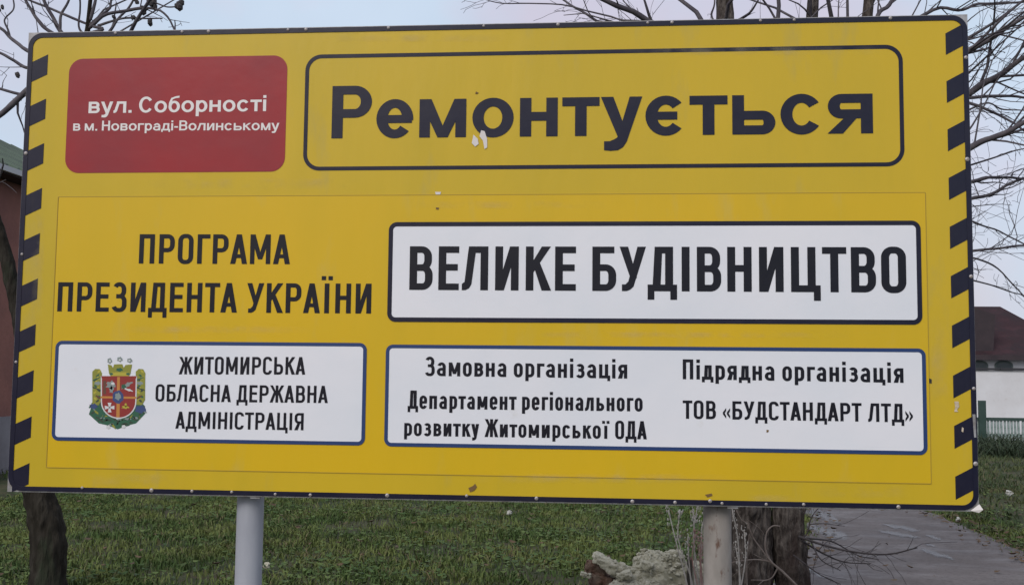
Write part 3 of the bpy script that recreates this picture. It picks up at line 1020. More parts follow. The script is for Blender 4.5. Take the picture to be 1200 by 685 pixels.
for cx, cy, rx, ry in ((600, 240, 120, 5), (905, 585, 30, 7), (160, 562, 60, 8), (880, 60, 160, 6), (300, 215, 130, 7), (1100, 430, 12, 60), (700, 560, 160, 6), (45, 300, 8, 90), (250, 386, 120, 5), (800, 392, 200, 4), (1010, 575, 60, 8), (480, 45, 120, 5)):
    bm = bmesh.new()
    fl_ = bm.verts.layers.float.new('film')
    G = []
    for j in range(7):
        row = []
        for i in range(13):
            u, v_ = i / 6 - 1, j / 3 - 1
            q = at(cx + rx * u, cy + ry * v_)
            vv = bm.verts.new((q.x, -.0039, q.z))
            vv[fl_] = max(0, 1 - u * u) * max(0, 1 - v_ * v_)
            row.append(vv)
        G.append(row)
    for j in range(6):
        for i in range(12):
            bm.faces.new((G[j][i], G[j + 1][i], G[j + 1][i + 1], G[j][i + 1]))
    obj('dust_smear', bm, bb, smear)
scuff = mat('scuffed_film', (.42, .34, .2), .7, var=(.6, .5, .4), vscale=60)
scrap('grime_dent_spot', [(1118, 470), (1123, 470), (1124, 476), (1121, 480), (1123, 482), (1118, 482), (1119, 476)], -.0036, scuff, None)
scrap('grime_dent_spot', [(1127, 500), (1129, 501), (1128.5, 506), (1126.5, 505)], -.0036, scuff, None)
scrap('grime_dent_spot', [(1139, 485), (1142.5, 485), (1143.5, 512), (1141, 512)], -.0055, zinc, None)
# bent torn corner of the sheet at the lower right
bm = bmesh.new()
a = at(1137, 599); b = at(1147, 590); c = at(1149, 596); d = at(1146, 600)
v = [bm.verts.new(q) for q in ((a.x, -.004, a.z + .004), (b.x, -.006, b.z), (c.x + .004, -.02, c.z), (d.x, -.012, d.z))]
bm.faces.new(v)
obj('torn_corner', bm, bb, paper)

# frame and posts behind
framem = mat('frame_steel', (0.20, 0.20, 0.21), 0.6, 0.4, var=(.13, .09, .07), vscale=14)
for z in (Z0 + .012, Z0 + 1.0, Z1 - .052):
    bm = bmesh.new()
    box(bm, X0 + .02, X1 - .02, .0045, .044, z, z + .04)
    obj('frame_rail', bm, bb, framem)
for x in (X0 + .012, X1 - .052):
    bm = bmesh.new()
    box(bm, x, x + .04, .046, .084, Z0 + .02, Z1 - .02)
    obj('frame_upright', bm, bb, framem)
for px, mt, lb, w_ in ((293.3, postL, 'smooth blue grey steel post', 31), (840.5, postR, 'worn beige steel post with rust spots', 32.5)):
    YP = .105
    q = at(px, 600, YP)
    rr = w_ / 2 / FPX * (q - CAM).dot(FWD)
    tb = Tubes()
    tb.add([Vector((q.x, YP, z)) for z in np.linspace(-.05, Z1 - .1, 24)], [rr] * 24, 28)
    po = tb.build('post', mt, bb, label=lb)
    bm = bmesh.new()
    box(bm, q.x + rr * .55, q.x + rr * 1.28, .0055, .02, Z0 - .008, Z0 + .01)
    obj('bracket', bm, po, zinc)
    po2 = bm

# ------------------------------------------------------------------ trees
barkm = mat('dark_bark', (0.022, 0.019, 0.015), 0.95, 0.1, var=(0.042, 0.037, 0.030), vscale=26, stretch=(1, 1, .25), vlo=.42, vhi=.66,
            var2=(0.035, 0.045, 0.028), v2scale=5, v2lo=.55, v2hi=.7, bump=1.0, bscale=26, bdist=.03)
barkr = mat('grey_bark', (0.042, 0.034, 0.030), 0.95, 0.15, var=(0.14, 0.12, 0.105), vscale=34, stretch=(1, 1, .32), vlo=.42, vhi=.66,
            var2=(0.045, 0.032, 0.028), v2scale=5, v2lo=.5, v2hi=.68, bump=1.0, bscale=34, bdist=.05)
twigm = mat('twig_bark', (0.066, 0.058, 0.070), 0.85, 0.2, var=(0.12, 0.108, 0.115), vscale=10)

class Tree:
    def __init__(s, seed, droop, minr=.0024):
        s.r = random.Random(seed)
        s.tw = Tubes()
        s.droop, s.minr = droop, minr
        s.lo, s.hi = 28, 68
    def sprout(s, pts, rad, level, dens=1.0, spread=1.0, t0=.12, up=0.35):
        r = s.r
        L = sum((pts[i + 1] - pts[i]).length for i in range(len(pts) - 1))
        n = max(1, int(L * (7.5 if level == 1 else 8.5) * dens))
        for k in range(n):
            t = t0 + (1 - t0) * (k + r.random()) / n
            i = min(int(t * (len(pts) - 1)), len(pts) - 2)
            p = pts[i].lerp(pts[i + 1], t * (len(pts) - 1) - i)
            tan = (pts[i + 1] - pts[i]).normalized()
            ax = Vector((r.gauss(0, 1), r.gauss(0, 1), r.gauss(0, 1)))
            side = ax - tan * ax.dot(tan)
            side.normalize()
            ang = math.radians(r.uniform(s.lo, s.hi))
            d = tan * math.cos(ang) + side * math.sin(ang) + Vector((0, 0, up * .35))
            d.normalize()
            rr = max(rad[i] * r.uniform(.28, .55), s.minr)
            ln = min(L * r.uniform(.18, .5) * (1.15 - t * .6), 1.6) * spread
            if level >= 3:
                ln = r.uniform(.08, .3)
            q = [p]
            m_ = 6 if level < 3 else 4
            for j in range(m_):
                d = d + Vector((r.gauss(0, .19), r.gauss(0, .19), r.gauss(0, .17) + up * .07 - s.droop * .1 * j / m_))
                d.normalize()
                q.append(q[-1] + d * (ln / m_))
            rd = [max(rr * (1 - .75 * j / m_), s.minr * .8) for j in range(m_ + 1)]
            s.tw.add(q, rd, 5 if rr > .006 else 4, cap=False)
            if level < 3:
                s.sprout(q, rd, level + 1, dens, spread, .1, up)

def limb_points(pxs, Y):
    return [at(p[0], p[1], Y + (p[2] if len(p) > 2 else 0)) for p in pxs]

def make_tree(name, label, base, stems, limbs, Y, bark, seed, droop, trunk_rough, dens=1.0, bsc=1.0):
    b = at(base[0], base[1], Y)
    org = Vector((b.x, b.y, 0))
    root = thing(name, label, 'tree', org)
    T = Tree(seed, droop)
    if bsc < .9:
        T.lo, T.hi, T.minr = 16, 50, .0019
    for k, (pxs, rpx) in enumerate(stems):
        P = limb_points(pxs, Y)
        n = 240 if k < 2 else 90
        pts = catmull(P, n)
        sc = (pts[0] - CAM).dot(FWD) / FPX
        rads = [float(np.interp(i / n * (len(rpx) - 1), range(len(rpx)), rpx)) * sc for i in range(n + 1)]
        tb = Tubes()
        tb.add(pts, rads, 52 if k < 2 else 18, trunk_rough, seed + k * 3.1)
        tb.build('trunk', bark, root, org)
        T.sprout(pts[n // 2::3], rads[n // 2::3], 1, dens * .32, 1.0)
    for pxs, rpx, sp in limbs:
        P = limb_points(pxs, Y)
        n = 26
        pts = catmull(P, n)
        # knobbly wander
        for i in range(1, n):
            pts[i] = pts[i] + noise.noise_vector(pts[i] * 6) * .014
        sc = (pts[0] - CAM).dot(FWD) / FPX
        rads = [max((rpx[0] + (rpx[1] - rpx[0]) * i / n) * bsc * sc * (1 + .12 * noise.noise(pts[i] * 14)), .003) for i in range(n + 1)]
        tb = Tubes()
        tb.add(pts, rads, 10, .06, seed)
        tb.build('branch', twigm, root, org)
        if sp > 0:
            T.sprout(pts, rads, 2 if rpx[0] < 2.2 else 1, dens * sp, .8, .15)
    tw = T.tw.build('twigs', twigm, root, org, kind='stuff')
    print(name, 'twig faces', len(T.tw.f))
    return root, T

YR = 3.4
stemsR = [
    ([(874, 790), (880, 700), (879, 600), (870, 400), (857, 200), (850, 15), (846, -150), (850, -420)], [31, 26.5, 24, 20, 14, 10.5, 8, 3]),
    ([(934, 800), (928, 700), (925, 600), (928, 400, .1), (940, 200, .2), (952, 15, .2), (958, -120, .2), (975, -420, .3)], [25, 20.5, 18.5, 14, 10, 6.3, 5, 2]),
    ([(926, 430, .1), (965, 260, .2), (1005, 120, .3), (1017, 15, .35), (1024, -100, .4), (1045, -350, .5)], [11, 10, 8, 6.8, 5.5, 2]),
]
limbsR = [
    ([(868, 330), (895, 150, -.3), (912, 20, -.4), (909, -60, -.5), (900, -250, -.6)], (6, 1.8), .6),
    ([(905, 190, .1), (980, 70, -.1), (993, 15, -.1), (986, -60, -.2), (980, -200, -.3)], (4, 1.2), .5),
    ([(1008, 95, .3), (1027, 22, .3), (1046, 0, .4), (1080, -60, .5), (1110, -200, .6)], (5, 2), .6),
    ([(858, 200), (810, 70, -.5), (757, 22, -.7), (706, 0, -.8), (650, -30, -.9), (560, -60, -1)], (7, 2), .9),
    ([(856, 140), (770, 60, .3), (700, 24, .4), (660, 0, .5), (600, -40, .6)], (4, 1.2), .9),
    ([(850, 40), (835, 20, .1), (838, 0, .1), (830, -60, .2)], (2.4, 1), .6),
    ([(806, 66, -.5), (770, 30, -.4), (722, 22, -.3), (650, 5, -.2), (590, 4, -.2), (560, -5, 0)], (2.4, .7), 1.1),
    ([(855, 30), (880, 12, -.3), (900, -20, -.4)], (3, 1), .6),
    # sweeping to the right
    ([(930, 420, .1), (1040, 180, .2), (1134, 110, 0), (1168, 90, -.1), (1200, 67, -.2), (1290, 20, -.4), (1400, -60, -.5)], (8, 2.6), .9),
    ([(930, 340, .1), (1050, 110, -.2), (1134, 60, -.4), (1166, 42, -.5), (1200, 20, -.6), (1300, -40, -.8)], (7, 2.2), .9),
    ([(940, 240, .2), (1040, 60, .4), (1092, 13, .5), (1122, 12, .5), (1150, 5, .6), (1200, 2, .7), (1290, -10, .8)], (4, 1.6), .9),
    ([(1000, 170, .2), (1080, 120, .2), (1136, 115, .3), (1170, 112, .4), (1200, 114, .5), (1280, 118, .7)], (4.5, 1.8), 1),
    ([(930, 470, 0), (1050, 240, -.3), (1137, 174, -.5), (1165, 160, -.6), (1200, 143, -.7), (1290, 90, -.9), (1380, 40, -1)], (7.5, 2.4), .9),
    ([(1010, 290, -.2), (1090, 218, .1), (1137, 212, .2), (1165, 208, .3), (1205, 210, .5), (1290, 220, .6)], (4.5, 1.8), 1),
    ([(1000, 310, .1), (1080, 250, .3), (1138, 233, .5), (1165, 226, .6), (1205, 206, .7), (1290, 170, .8)], (4.5, 1.8), 1),
    ([(960, 400, .1), (1080, 300, .3), (1142, 293, .4), (1170, 291, .4), (1210, 286, .5), (1280, 280, .6)], (3.5, 1.4), 1.1),
    ([(1060, 225, -.2), (1110, 250, 0), (1142, 262, .1), (1170, 270, .2), (1205, 288, .3), (1270, 320, .4)], (2.4, 1.0), 1.1),
    ([(1060, 320, .2), (1110, 300, .3), (1142, 302, .5), (1172, 318, .6), (1205, 352, .7), (1240, 380, .8)], (2.4, .9), 1.2),
    ([(1020, 350, .2), (1090, 316, .4), (1142, 328, .6), (1170, 338, .7), (1200, 346, .8)], (2.4, .9), 1.2),
    ([(1010, 150, .2), (1090, 72, 0), (1134, 45, -.2), (1165, 26, -.3), (1205, -4, -.4)], (4, 1.6), .9),
    ([(1010, 200, .3), (1100, 150, .5), (1150, 122, .6), (1175, 128, .7), (1210, 130, .8)], (2.6, 1.), 1.1),
]
treeR, TR = make_tree('forked_tree', 'bare tree with a forked grey trunk standing behind the right post', (900, 760), stemsR, limbsR, YR, barkr, 5, .7, .20, .66, .64)

YL = 3.1
stemsL = [
    ([(50, 800), (53, 700), (56, 645), (52, 605), (45, 570), (44, 470), (66, 330), (86, 180), (98, 70), (104, 20), (110, -60), (125, -300)], [24, 20.5, 20, 19, 18.5, 17, 13, 8, 4.5, 3, 2.4, 1.2]),
    ([(48, 500), (34, 420), (17, 345), (0, 275), (-22, 215), (-60, 120), (-110, 0)], [13, 10.5, 8.5, 7.5, 6.5, 5, 3]),
]
limbsL = [
    ([(95, 100), (60, 88), (33, 106), (0, 134), (-40, 165)], (5.5, 2.8), .9),
    ([(90, 130), (60, 118), (30, 112), (0, 104), (-30, 90)], (2.6, 1.4), .8),
    ([(98, 75), (60, 75), (33, 80), (15, 70), (0, 62), (-30, 55)], (2.6, 1.5), .9),
    ([(90, 110, .1), (60, 80, .2), (34, 60, .2), (12, 45, .3), (0, 34, .3), (-25, 15, .4)], (3, 1.6), .9),
    ([(12, 45, .3), (5, 25, .3), (15, 10, .3), (14, -10, .3)], (1.3, .8), .6),
    ([(98, 60), (58, 38), (45, 24), (35, 10), (27, -4), (15, -40)], (2.6, 1.4), .8),
    ([(98, 66), (70, 36), (62, 20), (51, 0), (40, -40)], (3, 1.8), .8),
    ([(70, 36), (72, 18), (82, 0), (88, -30)], (2, 1.2), .8),
    ([(103, 40), (120, 34), (103, 29), (66, 13), (32, 0), (10, -15)], (2.2, 1.1), .8),
    ([(103, 34), (125, 17), (148, 12), (166, 10), (178, 10), (190, 15), (204, 33), (214, 60)], (2.4, .9), .8),
    ([(104, 30), (127, 12), (130, 0), (134, -40)], (2, 1.1), .7),
    ([(115, 30), (140, 22), (160, 21), (190, 22)], (1.6, .8), .6),
    ([(110, 60), (130, 34), (140, 20), (150, 8), (162, -10)], (2, 1.), .7),
    ([(104, 45), (92, 32), (94, 10), (95, -20)], (1.6, 1), .7),
    ([(104, 25), (108, 18), (113, 0), (118, -40)], (2.4, 1.6), .7),
    ([(166, 10), (180, 3), (196, 9), (211, 8)], (1.1, .8), .0),
    ([(130, 34), (134, 24), (135, 14), (136, 4)], (1.2, .8), .5),
    ([(204, 70), (206, 34), (205, 24)], (1.0, .7), .0),
]
treeL, TL = make_tree('crooked_tree', 'crooked dark bare tree with seed clusters behind the left edge of the board', (48, 760), stemsL, limbsL, YL, barkm, 17, -.1, .17, .62, .95)
# dry seed clusters hanging at twig ends
podm = mat('dry_seed', (0.03, 0.028, 0.03), .9, var=(.06, .05, .05), vscale=40)
bo = treeL.location
for px, py, sz in ((211, 7, 7), (179, 3, 7), (168, 11, 6), (175, 25, 6), (159, 2, 5), (157, 21, 4), (134, 22, 4), (20, 88, 4), (2, 9, 4)):
    c = at(px, py, YL)
    bm = bmesh.new()
    for k in range(6):
        g = bmesh.ops.create_icosphere(bm, subdivisions=1, radius=sz * .0042 * rnd.uniform(.5, .85))
        o3 = Vector((rnd.gauss(0, .006), rnd.gauss(0, .006), rnd.gauss(0, .008))) * sz / 4
        for v in g['verts']:
            v.co = v.co * (1 + .3 * noise.noise(v.co * 90)) + o3
            v.co.z *= 1.3
    obj('seed_cluster', bm, treeL, podm, loc=c - bo)

# ------------------------------------------------------------------ rubble heap by the right post
conc = mat('broken_concrete', (0.40, 0.385, 0.30), .95, .2, var=(.25, .24, .175), vscale=7, vlo=.45, vhi=.62, var2=(.46, .44, .36), v2scale=30, v2lo=.5, v2hi=.66, bump=.35, bscale=40, bdist=.012)
brickm = mat('broken_brick', (.13, .075, .055), .95, .2, var=(.20, .15, .12), vscale=18, bump=.8, bscale=40, bdist=.01)
YH = 3.0
def chunk(px, py, wx, hz, dy, seed, material, label, name='concrete_chunk', rot=0.0, yo=0.0, sub=4, cat='rubble', tilt=0.):
    c = at(px, py, YH + yo)
    bm = bmesh.new()
    bmesh.ops.create_cube(bm, size=1)
    bmesh.ops.subdivide_edges(bm, edges=bm.edges, cuts=16, use_grid_fill=True)
    sc = (c - CAM).dot(FWD) / FPX
    S3 = Vector((wx * sc, dy, hz * sc))
    for v in bm.verts:
        q = v.co.copy()
        q = q.lerp(q.normalized() * .6, .30)
        w3 = Vector((q.x * S3.x, q.y * S3.y, q.z * S3.z))
        sd3 = Vector((seed, 0, seed * 2))
        nrm = q.normalized()
        a_ = min(S3) 
        w3 += nrm * (a_ * .34 * noise.noise(w3 * 5 + sd3) + .030 * noise.noise(w3 * 13 + sd3) * min(1, a_ * 5) + .014 * noise.noise(w3 * 34 + sd3) + .006 * noise.noise(w3 * 80 + sd3))
        v.co = w3
    bm.transform(Matrix.Rotation(rot, 4, 'Y') @ Matrix.Rotation(tilt, 4, 'Z'))
    return obj(name, bm, None, material, label=label, cat=cat, group='rubble heap beside the right post', loc=c, smooth=False)
chunk(778, 699, 62, 74, .42, 1.3, conc, 'largest pale concrete lump in the rubble heap beside the right post')
chunk(779, 659, 40, 22, .30, 2.1, conc, 'crumbly concrete lump forming the top of the rubble heap', yo=-.02)
chunk(746, 683, 50, 30, .30, 3.7, conc, 'concrete lump sloping down the left side of the rubble heap', rot=-.35, yo=-.05)
chunk(715, 661, 46, 12, .16, 4.9, conc, 'curved pale broken concrete shard at the left end of the heap', rot=.42, yo=-.08)
chunk(697, 668, 22, 20, .12, 6.2, brickm, 'dull brown broken brick half hidden under the pale concrete shard', name='brick_fragment', rot=.2, yo=-.02)
chunk(712, 683, 44, 24, .22, 6.9, brickm, 'dark brown earthy slab leaning at the lower left of the heap', name='brick_slab', rot=.15, yo=.0)
chunk(686, 673, 13, 6, .07, 7.3, conc, 'small pale stone lying leftmost before the rubble', rot=.2, yo=-.14)
chunk(815, 680, 26, 36, .2, 8.4, conc, 'grey concrete piece wedged between the heap and the right post', yo=.05)
chunk(742, 696, 54, 30, .25, 9.1, conc, 'low concrete lump at the foot of the rubble heap', rot=.1, yo=-.2)
chunk(668, 693, 20, 8, .1, 10.1, conc, 'small grey stone in the grass below and left of the heap', yo=-.2)
rr_ = random.Random(12)
from mathutils.bvhtree import BVHTree
cv, cf = [], []
for o in list(COL.objects):
    if o.name.startswith('concrete_chunk'):
        b0 = len(cv)
        cv += [v.co + o.location for v in o.data.vertices]
        cf += [tuple(q + b0 for q in p.vertices) for p in o.data.polygons]
tree_ = BVHTree.FromPolygons(cv, cf)
bm = bmesh.new()
for k in range(1500):
    top_ = k % 2
    px = rr_.triangular(700, 826, 780)
    q = at(px, rr_.uniform(645, 700), YH)
    if top_:
        st, dr = Vector((q.x, YH + rr_.uniform(-.3, .25), 2)), Vector((rr_.uniform(-.1, .1), rr_.uniform(-.1, .1), -1)).normalized()
    else:
        st, dr = Vector((q.x, YH - 1.2, q.z + .7)), Vector((0, 1, -.55)).normalized()
    hit, nrm, _, _ = tree_.ray_cast(st, dr)
    if hit is None:
        continue
    if not top_ and noise.noise(hit * 7) < .06:
        continue
    big = rr_.random() < .10
    r_ = rr_.uniform(.010, .022) if big else rr_.uniform(.003, .010)
    q = hit + nrm * r_ * .3
    g = bmesh.ops.create_icosphere(bm, subdivisions=2 if big else 1, radius=r_)
    sq = Vector((rr_.uniform(.7, 1.3), rr_.uniform(.7, 1.3), rr_.uniform(.5, .9)))
    for v in g['verts']:
        c_ = v.co * (1 + .7 * noise.noise(v.co * 45 + q * 9) + .3 * noise.noise(v.co * 120 + q * 5))
        v.co = Vector((c_.x * sq.x, c_.y * sq.y, c_.z * sq.z)) + q
obj('concrete_crumbs', bm, None, conc, label='loose crumbs of pale concrete covering the rubble heap', cat='rubble', kind='stuff')
chunk(757, 662, 15, 9, .07, 12.1, conc, 'small angular concrete fragment lying on the left shoulder of the heap', yo=-.16, rot=.3)
chunk(768, 650, 11, 8, .06, 13.3, conc, 'tiny pale concrete fragment at the very top of the heap', yo=-.05, rot=-.4)
chunk(791, 651, 14, 9, .07, 14.4, conc, 'small concrete fragment on top of the heap beside the stake', yo=-.05, rot=.2)
chunk(731, 674, 17, 9, .08, 15.2, conc, 'flat concrete fragment resting between the shard and the main lump', yo=-.22, rot=-.2)
# a stake standing in the heap
wood = mat('dark_wood', (.035, .03, .025), .9, var=(.07, .06, .045), vscale=20, stretch=(1, 1, .2))
c = at(806, 650, YH - .23)
bm = bmesh.new()
box(bm, -.017, .017, -.02, .02, -c.z, 0)
for v in bm.verts:
    if v.co.z > -.1:
        v.co.z -= .02 * (v.co.x > 0)
        v.co.x += .015
bmesh.ops.subdivide_edges(bm, edges=bm.edges, cuts=2, use_grid_fill=True)
obj('wooden_stake', bm, None, wood, label='short dark wooden stake upright at the right end of the rubble heap', cat='stake', loc=c)

# dry weeds by the right post, twigs before and beside the trunks
drym = mat('dry_stem', (.38, .35, .31), .85, var=(.5, .47, .43), vscale=20)
redst = mat('reddish_stem', (.26, .14, .12), .8, var=(.34, .26, .23), vscale=20)
def weed(px, py, tops, material, label, Y, r0=.006, leaves=True, seed=1):
    c = at(px, py, Y)
    tb = Tubes()
    r = random.Random(seed)
    org = Vector((c.x, c.y, 0))
    c0 = Vector((c.x, c.y, -.02))
    root = thing('dry_weed', label, 'plant', org, 'dry weeds beside the right post')
    bm = bmesh.new()
    for tx, ty in tops:
        e = at(tx, ty, Y + r.uniform(-.1, .1))
        pts = catmull([c0, c0.lerp(e, .35) + Vector((r.gauss(0, .02), 0, .03)), c0.lerp(e, .7) + Vector((r.gauss(0, .02), 0, .03)), e], 10)
        tb.add(pts, [r0 * (1 - .5 * i / 10) for i in range(11)], 5)
        for k in range(34 if leaves else 8):
            i = r.choice((7, 8, 9, 9, 10, 10))
            p_ = pts[i] + Vector((r.gauss(0, .010), r.gauss(0, .010), r.gauss(0, .022)))
            g = bmesh.ops.create_icosphere(bm, subdivisions=1, radius=r.uniform(.0025, .0065))
            dv = Vector((r.uniform(.4, 1), r.uniform(.4, 1), r.uniform(1, 2.4)))
            for v in g['verts']:
                v.co = Vector((v.co.x * dv.x, v.co.y * dv.y, v.co.z * dv.z)) + p_ - org
    tb.build('stem', material, root, org)
    obj('seed_heads', bm, root, material, kind='stuff')
weed(815, 690, [(783, 597), (797, 596), (806, 628)], drym, 'tall pale dry weed leaning left beside the right post', 2.6, seed=2)
weed(821, 690, [(812, 596), (818, 590), (823, 612)], drym, 'pale dry weed standing upright against the right post', 2.6, seed=3)
weed(822, 680, [(816, 625), (822, 628), (819, 640), (824, 634)], redst, 'short reddish weed at the foot of the right post', 2.5, .006, True, 5)
weed(866, 700, [(858, 596), (862, 640), (872, 622)], drym, 'thin pale dry weed between the right post and the forked trunk', 2.6, seed=7)

def twig(label, curves, Y, r_, material, name, cat, sprout=0.0, seed=3):
    tb = Tubes()
    T = Tree(seed, .6, .0022)
    for cv, rr in curves:
        P = [at(q[0], q[1], Y + (q[2] if len(q) > 2 else 0)) for q in cv]
        pts = catmull(P, 16)
        rad = [rr * (1 - .55 * i / 16) for i in range(17)]
        tb.add(pts, rad, 6)
        if sprout:
            T.sprout(pts, rad, 3, sprout, 1, .2, 0.1)
    tb.v += T.tw.v if False else []
    base = len(tb.v)
    tb.v += T.tw.v
    tb.f += [tuple(i + base for i in f_) for f_ in T.tw.f]
    p0 = tb.v[0].copy()
    tb.build(name, material, None, p0, label=label, cat=cat, loc=p0)
vine = mat('pale_vine', (.16, .125, .105), .85, var=(.24, .20, .175), vscale=12)
twig('pale leafless shoots curving up in front of the forked trunk',
     [([(938, 690), (918, 670), (903, 657), (897, 643), (898, 625), (905, 616), (914, 616)], .009),
      ([(903, 657), (890, 640), (882, 628), (876, 612)], .006), ([(905, 658), (885, 655), (860, 658), (850, 660)], .0055),
      ([(876, 700), (875, 660), (878, 625)], .005), ([(912, 664), (902, 678), (880, 679)], .005)], 2.75, .01, vine, 'leafless_shoots', 'shoots', .5)
darktw = mat('dark_twig', (.035, .028, .028), .85, var=(.06, .05, .05), vscale=14)
twig('dark bare fallen branch spreading right over the path from the forked trunk',
     [([(936, 628, 0), (965, 638, -.1), (1000, 646, -.2), (1040, 649, -.3), (1075, 641, -.4)], .009),
      ([(938, 632, 0), (965, 648, .1), (990, 658, .2), (1020, 660, .2)], .008),
      ([(945, 630, 0), (975, 634, .3), (1005, 650, .4), (1030, 655, .4)], .007),
      ([(950, 633, 0), (962, 655, -.3), (985, 668, -.4)], .006), ([(930, 650, 0), (960, 672, -.2), (985, 684, -.3)], .006)], 3.2, .01, darktw, 'fallen_branch', 'branch', 1.6)
twig('thin dark twig standing up beside the right edge of the forked trunk',
     [([(938, 632), (946, 624), (950, 608), (958, 596), (966, 592)], .006), ([(948, 614), (965, 613), (990, 616)], .004), ([(950, 606), (942, 600)], .004)], 3.2, .01, darktw, 'upright_twig', 'twig', .7, 9)

# litter
litm = mat('pale_litter', (.45, .45, .42), .8, var=(.25, .24, .2), vscale=30)
def litter(px, py, size, label, name, cat, material=litm):
    c = ground(px, py, .05)
    bm = bmesh.new()
    bmesh.ops.create_icosphere(bm, subdivisions=2, radius=size)
    for v in bm.verts:
        v.co *= 1 + .9 * noise.noise(v.co * 38 + Vector((px, 0, 0)))
        v.co.z *= .8
    obj(name, bm, None, material, label=label, cat=cat, loc=c)
litter(597, 600, .030, 'small round white crumple in the grass below the middle of the board', 'paper_ball', 'litter')
litter(1123, 608, .028, 'small white litter scrap just under the lower right corner of the board', 'litter_scrap', 'litter')
litter(1182, 577, .045, 'pale stone in the grass at the right before the picket fence', 'pale_stone', 'stone')
litter(312, 662, .03, 'small grey stone in the grass just right of the left post', 'grey_stone', 'stone', conc)

# ------------------------------------------------------------------ far right: picket fence, white wall, house
greenp = mat('green_fence_paint', (.022, .050, .040), .8, var=(.035, .065, .055), vscale=4)
palep = mat('weathered_green_white_paint', (.34, .39, .385), .8, var=(.17, .23, .21), vscale=5, vlo=.4, vhi=.6)
YF = 23.8
fl = at(1000, 488, YF); fr = at(1420, 488, YF)
fz = fl.z
fence = thing('picket_fence', 'green and whitewashed wooden picket fence before the white wall', 'fence', (fl.x, YF, 0))
pitch = .082
bm = bmesh.new()
box(bm, -.026, .026, -.045, -.02, .12, 1.0)
v = [q for q in bm.verts if q.co.z > .9]
for q in v:
    if q.co.x > 0:
        q.co.z -= .03
pk = bpy.data.meshes.new('picket'); bm.to_mesh(pk); bm.free(); pk.materials.append(palep)
zt = at(1180, 490, YF).z
n = int((fr.x - fl.x) / pitch)
for i in range(n):
    o = obj('picket', pk, fence)
    o.location = (i * pitch, 0, 0)
    o.scale = (1, 1, zt * rnd.uniform(.94, 1.0))
    o.rotation_euler = (0, rnd.gauss(0, .015), 0)
for z in (.28, zt - .02):
    bm = bmesh.new()
    box(bm, 0, fr.x - fl.x, -.015 if z < .5 else -.07, .03, z - .035, z + .04)
    obj('rail', bm, fence, greenp)
gp = at(1149, 480, YF)
zp = at(1149, 469, YF - .2).z
for k in range(-1, 4):
    bm = bmesh.new()
    h_ = zp if k == 0 else zt + .12
    w_ = .085 if k == 0 else .04
    box(bm, -w_, w_, -.16, -.075, 0, h_)
    q = gp.x - fl.x + k * 2.6
    obj('post', bm, fence, greenp, loc=(q, 0, 0))

whitew = mat('whitewashed_render', (.66, .66, .68), .9, .2, var=(.58, .57, .58), vscale=.8, var2=(.45, .43, .41), v2scale=3, v2lo=.6, v2hi=.8, bump=.2, bscale=12)
dark = mat('dark_coping', (.03, .03, .035), .8)
YW = 29.5
wl = at(960, 434, YW).x; wr = at(1480, 434, YW).x
zw = at(1170, 434, YW).z
wall = thing('boundary_wall', 'low whitewashed wall with a dark coping behind the picket fence', 'wall', (wl, YW, 0))
bm = bmesh.new(); box(bm, 0, wr - wl, 0, .25, -.1, zw)
obj('rendered_wall', bm, wall, whitew)
bm = bmesh.new()
nseg = 12
for i in range(nseg):
    a = (wr - wl) * i / nseg
    b = (wr - wl) * (i + 1) / nseg - .015
    box(bm, a, b, -.06, .31, zw + .002 + rnd.uniform(0, .012), zw + .075 + rnd.uniform(-.01, .02))
obj('coping', bm, wall, dark)

# house with brown roof
YK = 34.0
kx0, kx1 = at(1010, 417, YK).x, at(1262, 417, YK).x
ze = at(1170, 417, YK).z
zr = at(1172, 359, YK + 3.5).z
hs = thing('brown_roofed_house', 'white house with a dark brown hipped roof behind the picket fence at right', 'house', (kx0, YK, 0))
Wk, Dk = kx1 - kx0, 7.0
bm = bmesh.new(); box(bm, 0, Wk, 0, Dk, -.1, ze)
obj('wall', bm, hs, whitew)
brownr = mat('brown_roofing', (.036, .018, .021), .8, .15, var=(.028, .020, .023), vscale=1.2, var2=(.050, .024, .028), v2scale=2, v2lo=.5, v2hi=.7, bump=.3, bscale=8)
greyb = mat('grey_brown_boards', (.046, .034, .038), .8, .3, var=(.034, .026, .030), vscale=2, bump=.3, bscale=10)
rx = at(1172, 359, YK + 3.5).x - kx0         # ridge end
rl = 3.0
def roofbm():
    bm = bmesh.new()
    o = .35
    A = bm.verts.new((-o, -o, ze + .02)); B = bm.verts.new((Wk + o, -o, ze + .02)); C_ = bm.verts.new((Wk + o, Dk + o, ze + .02)); D_ = bm.verts.new((-o, Dk + o, ze + .02))
    E_ = bm.verts.new((rl, Dk / 2, zr)); F_ = bm.verts.new((rx, Dk / 2, zr))
    for f_ in ((A, B, F_, E_), (B, C_, F_), (C_, D_, E_, F_), (D_, A, E_), (D_, C_, B, A)):
        bm.faces.new(f_)
    return bm
rf = obj('roof', roofbm(), hs, brownr)
bm = bmesh.new(); box(bm, -.3, Wk + .3, -.38, -.33, ze - .14, ze + .03)
obj('fascia', bm, hs, greyb)
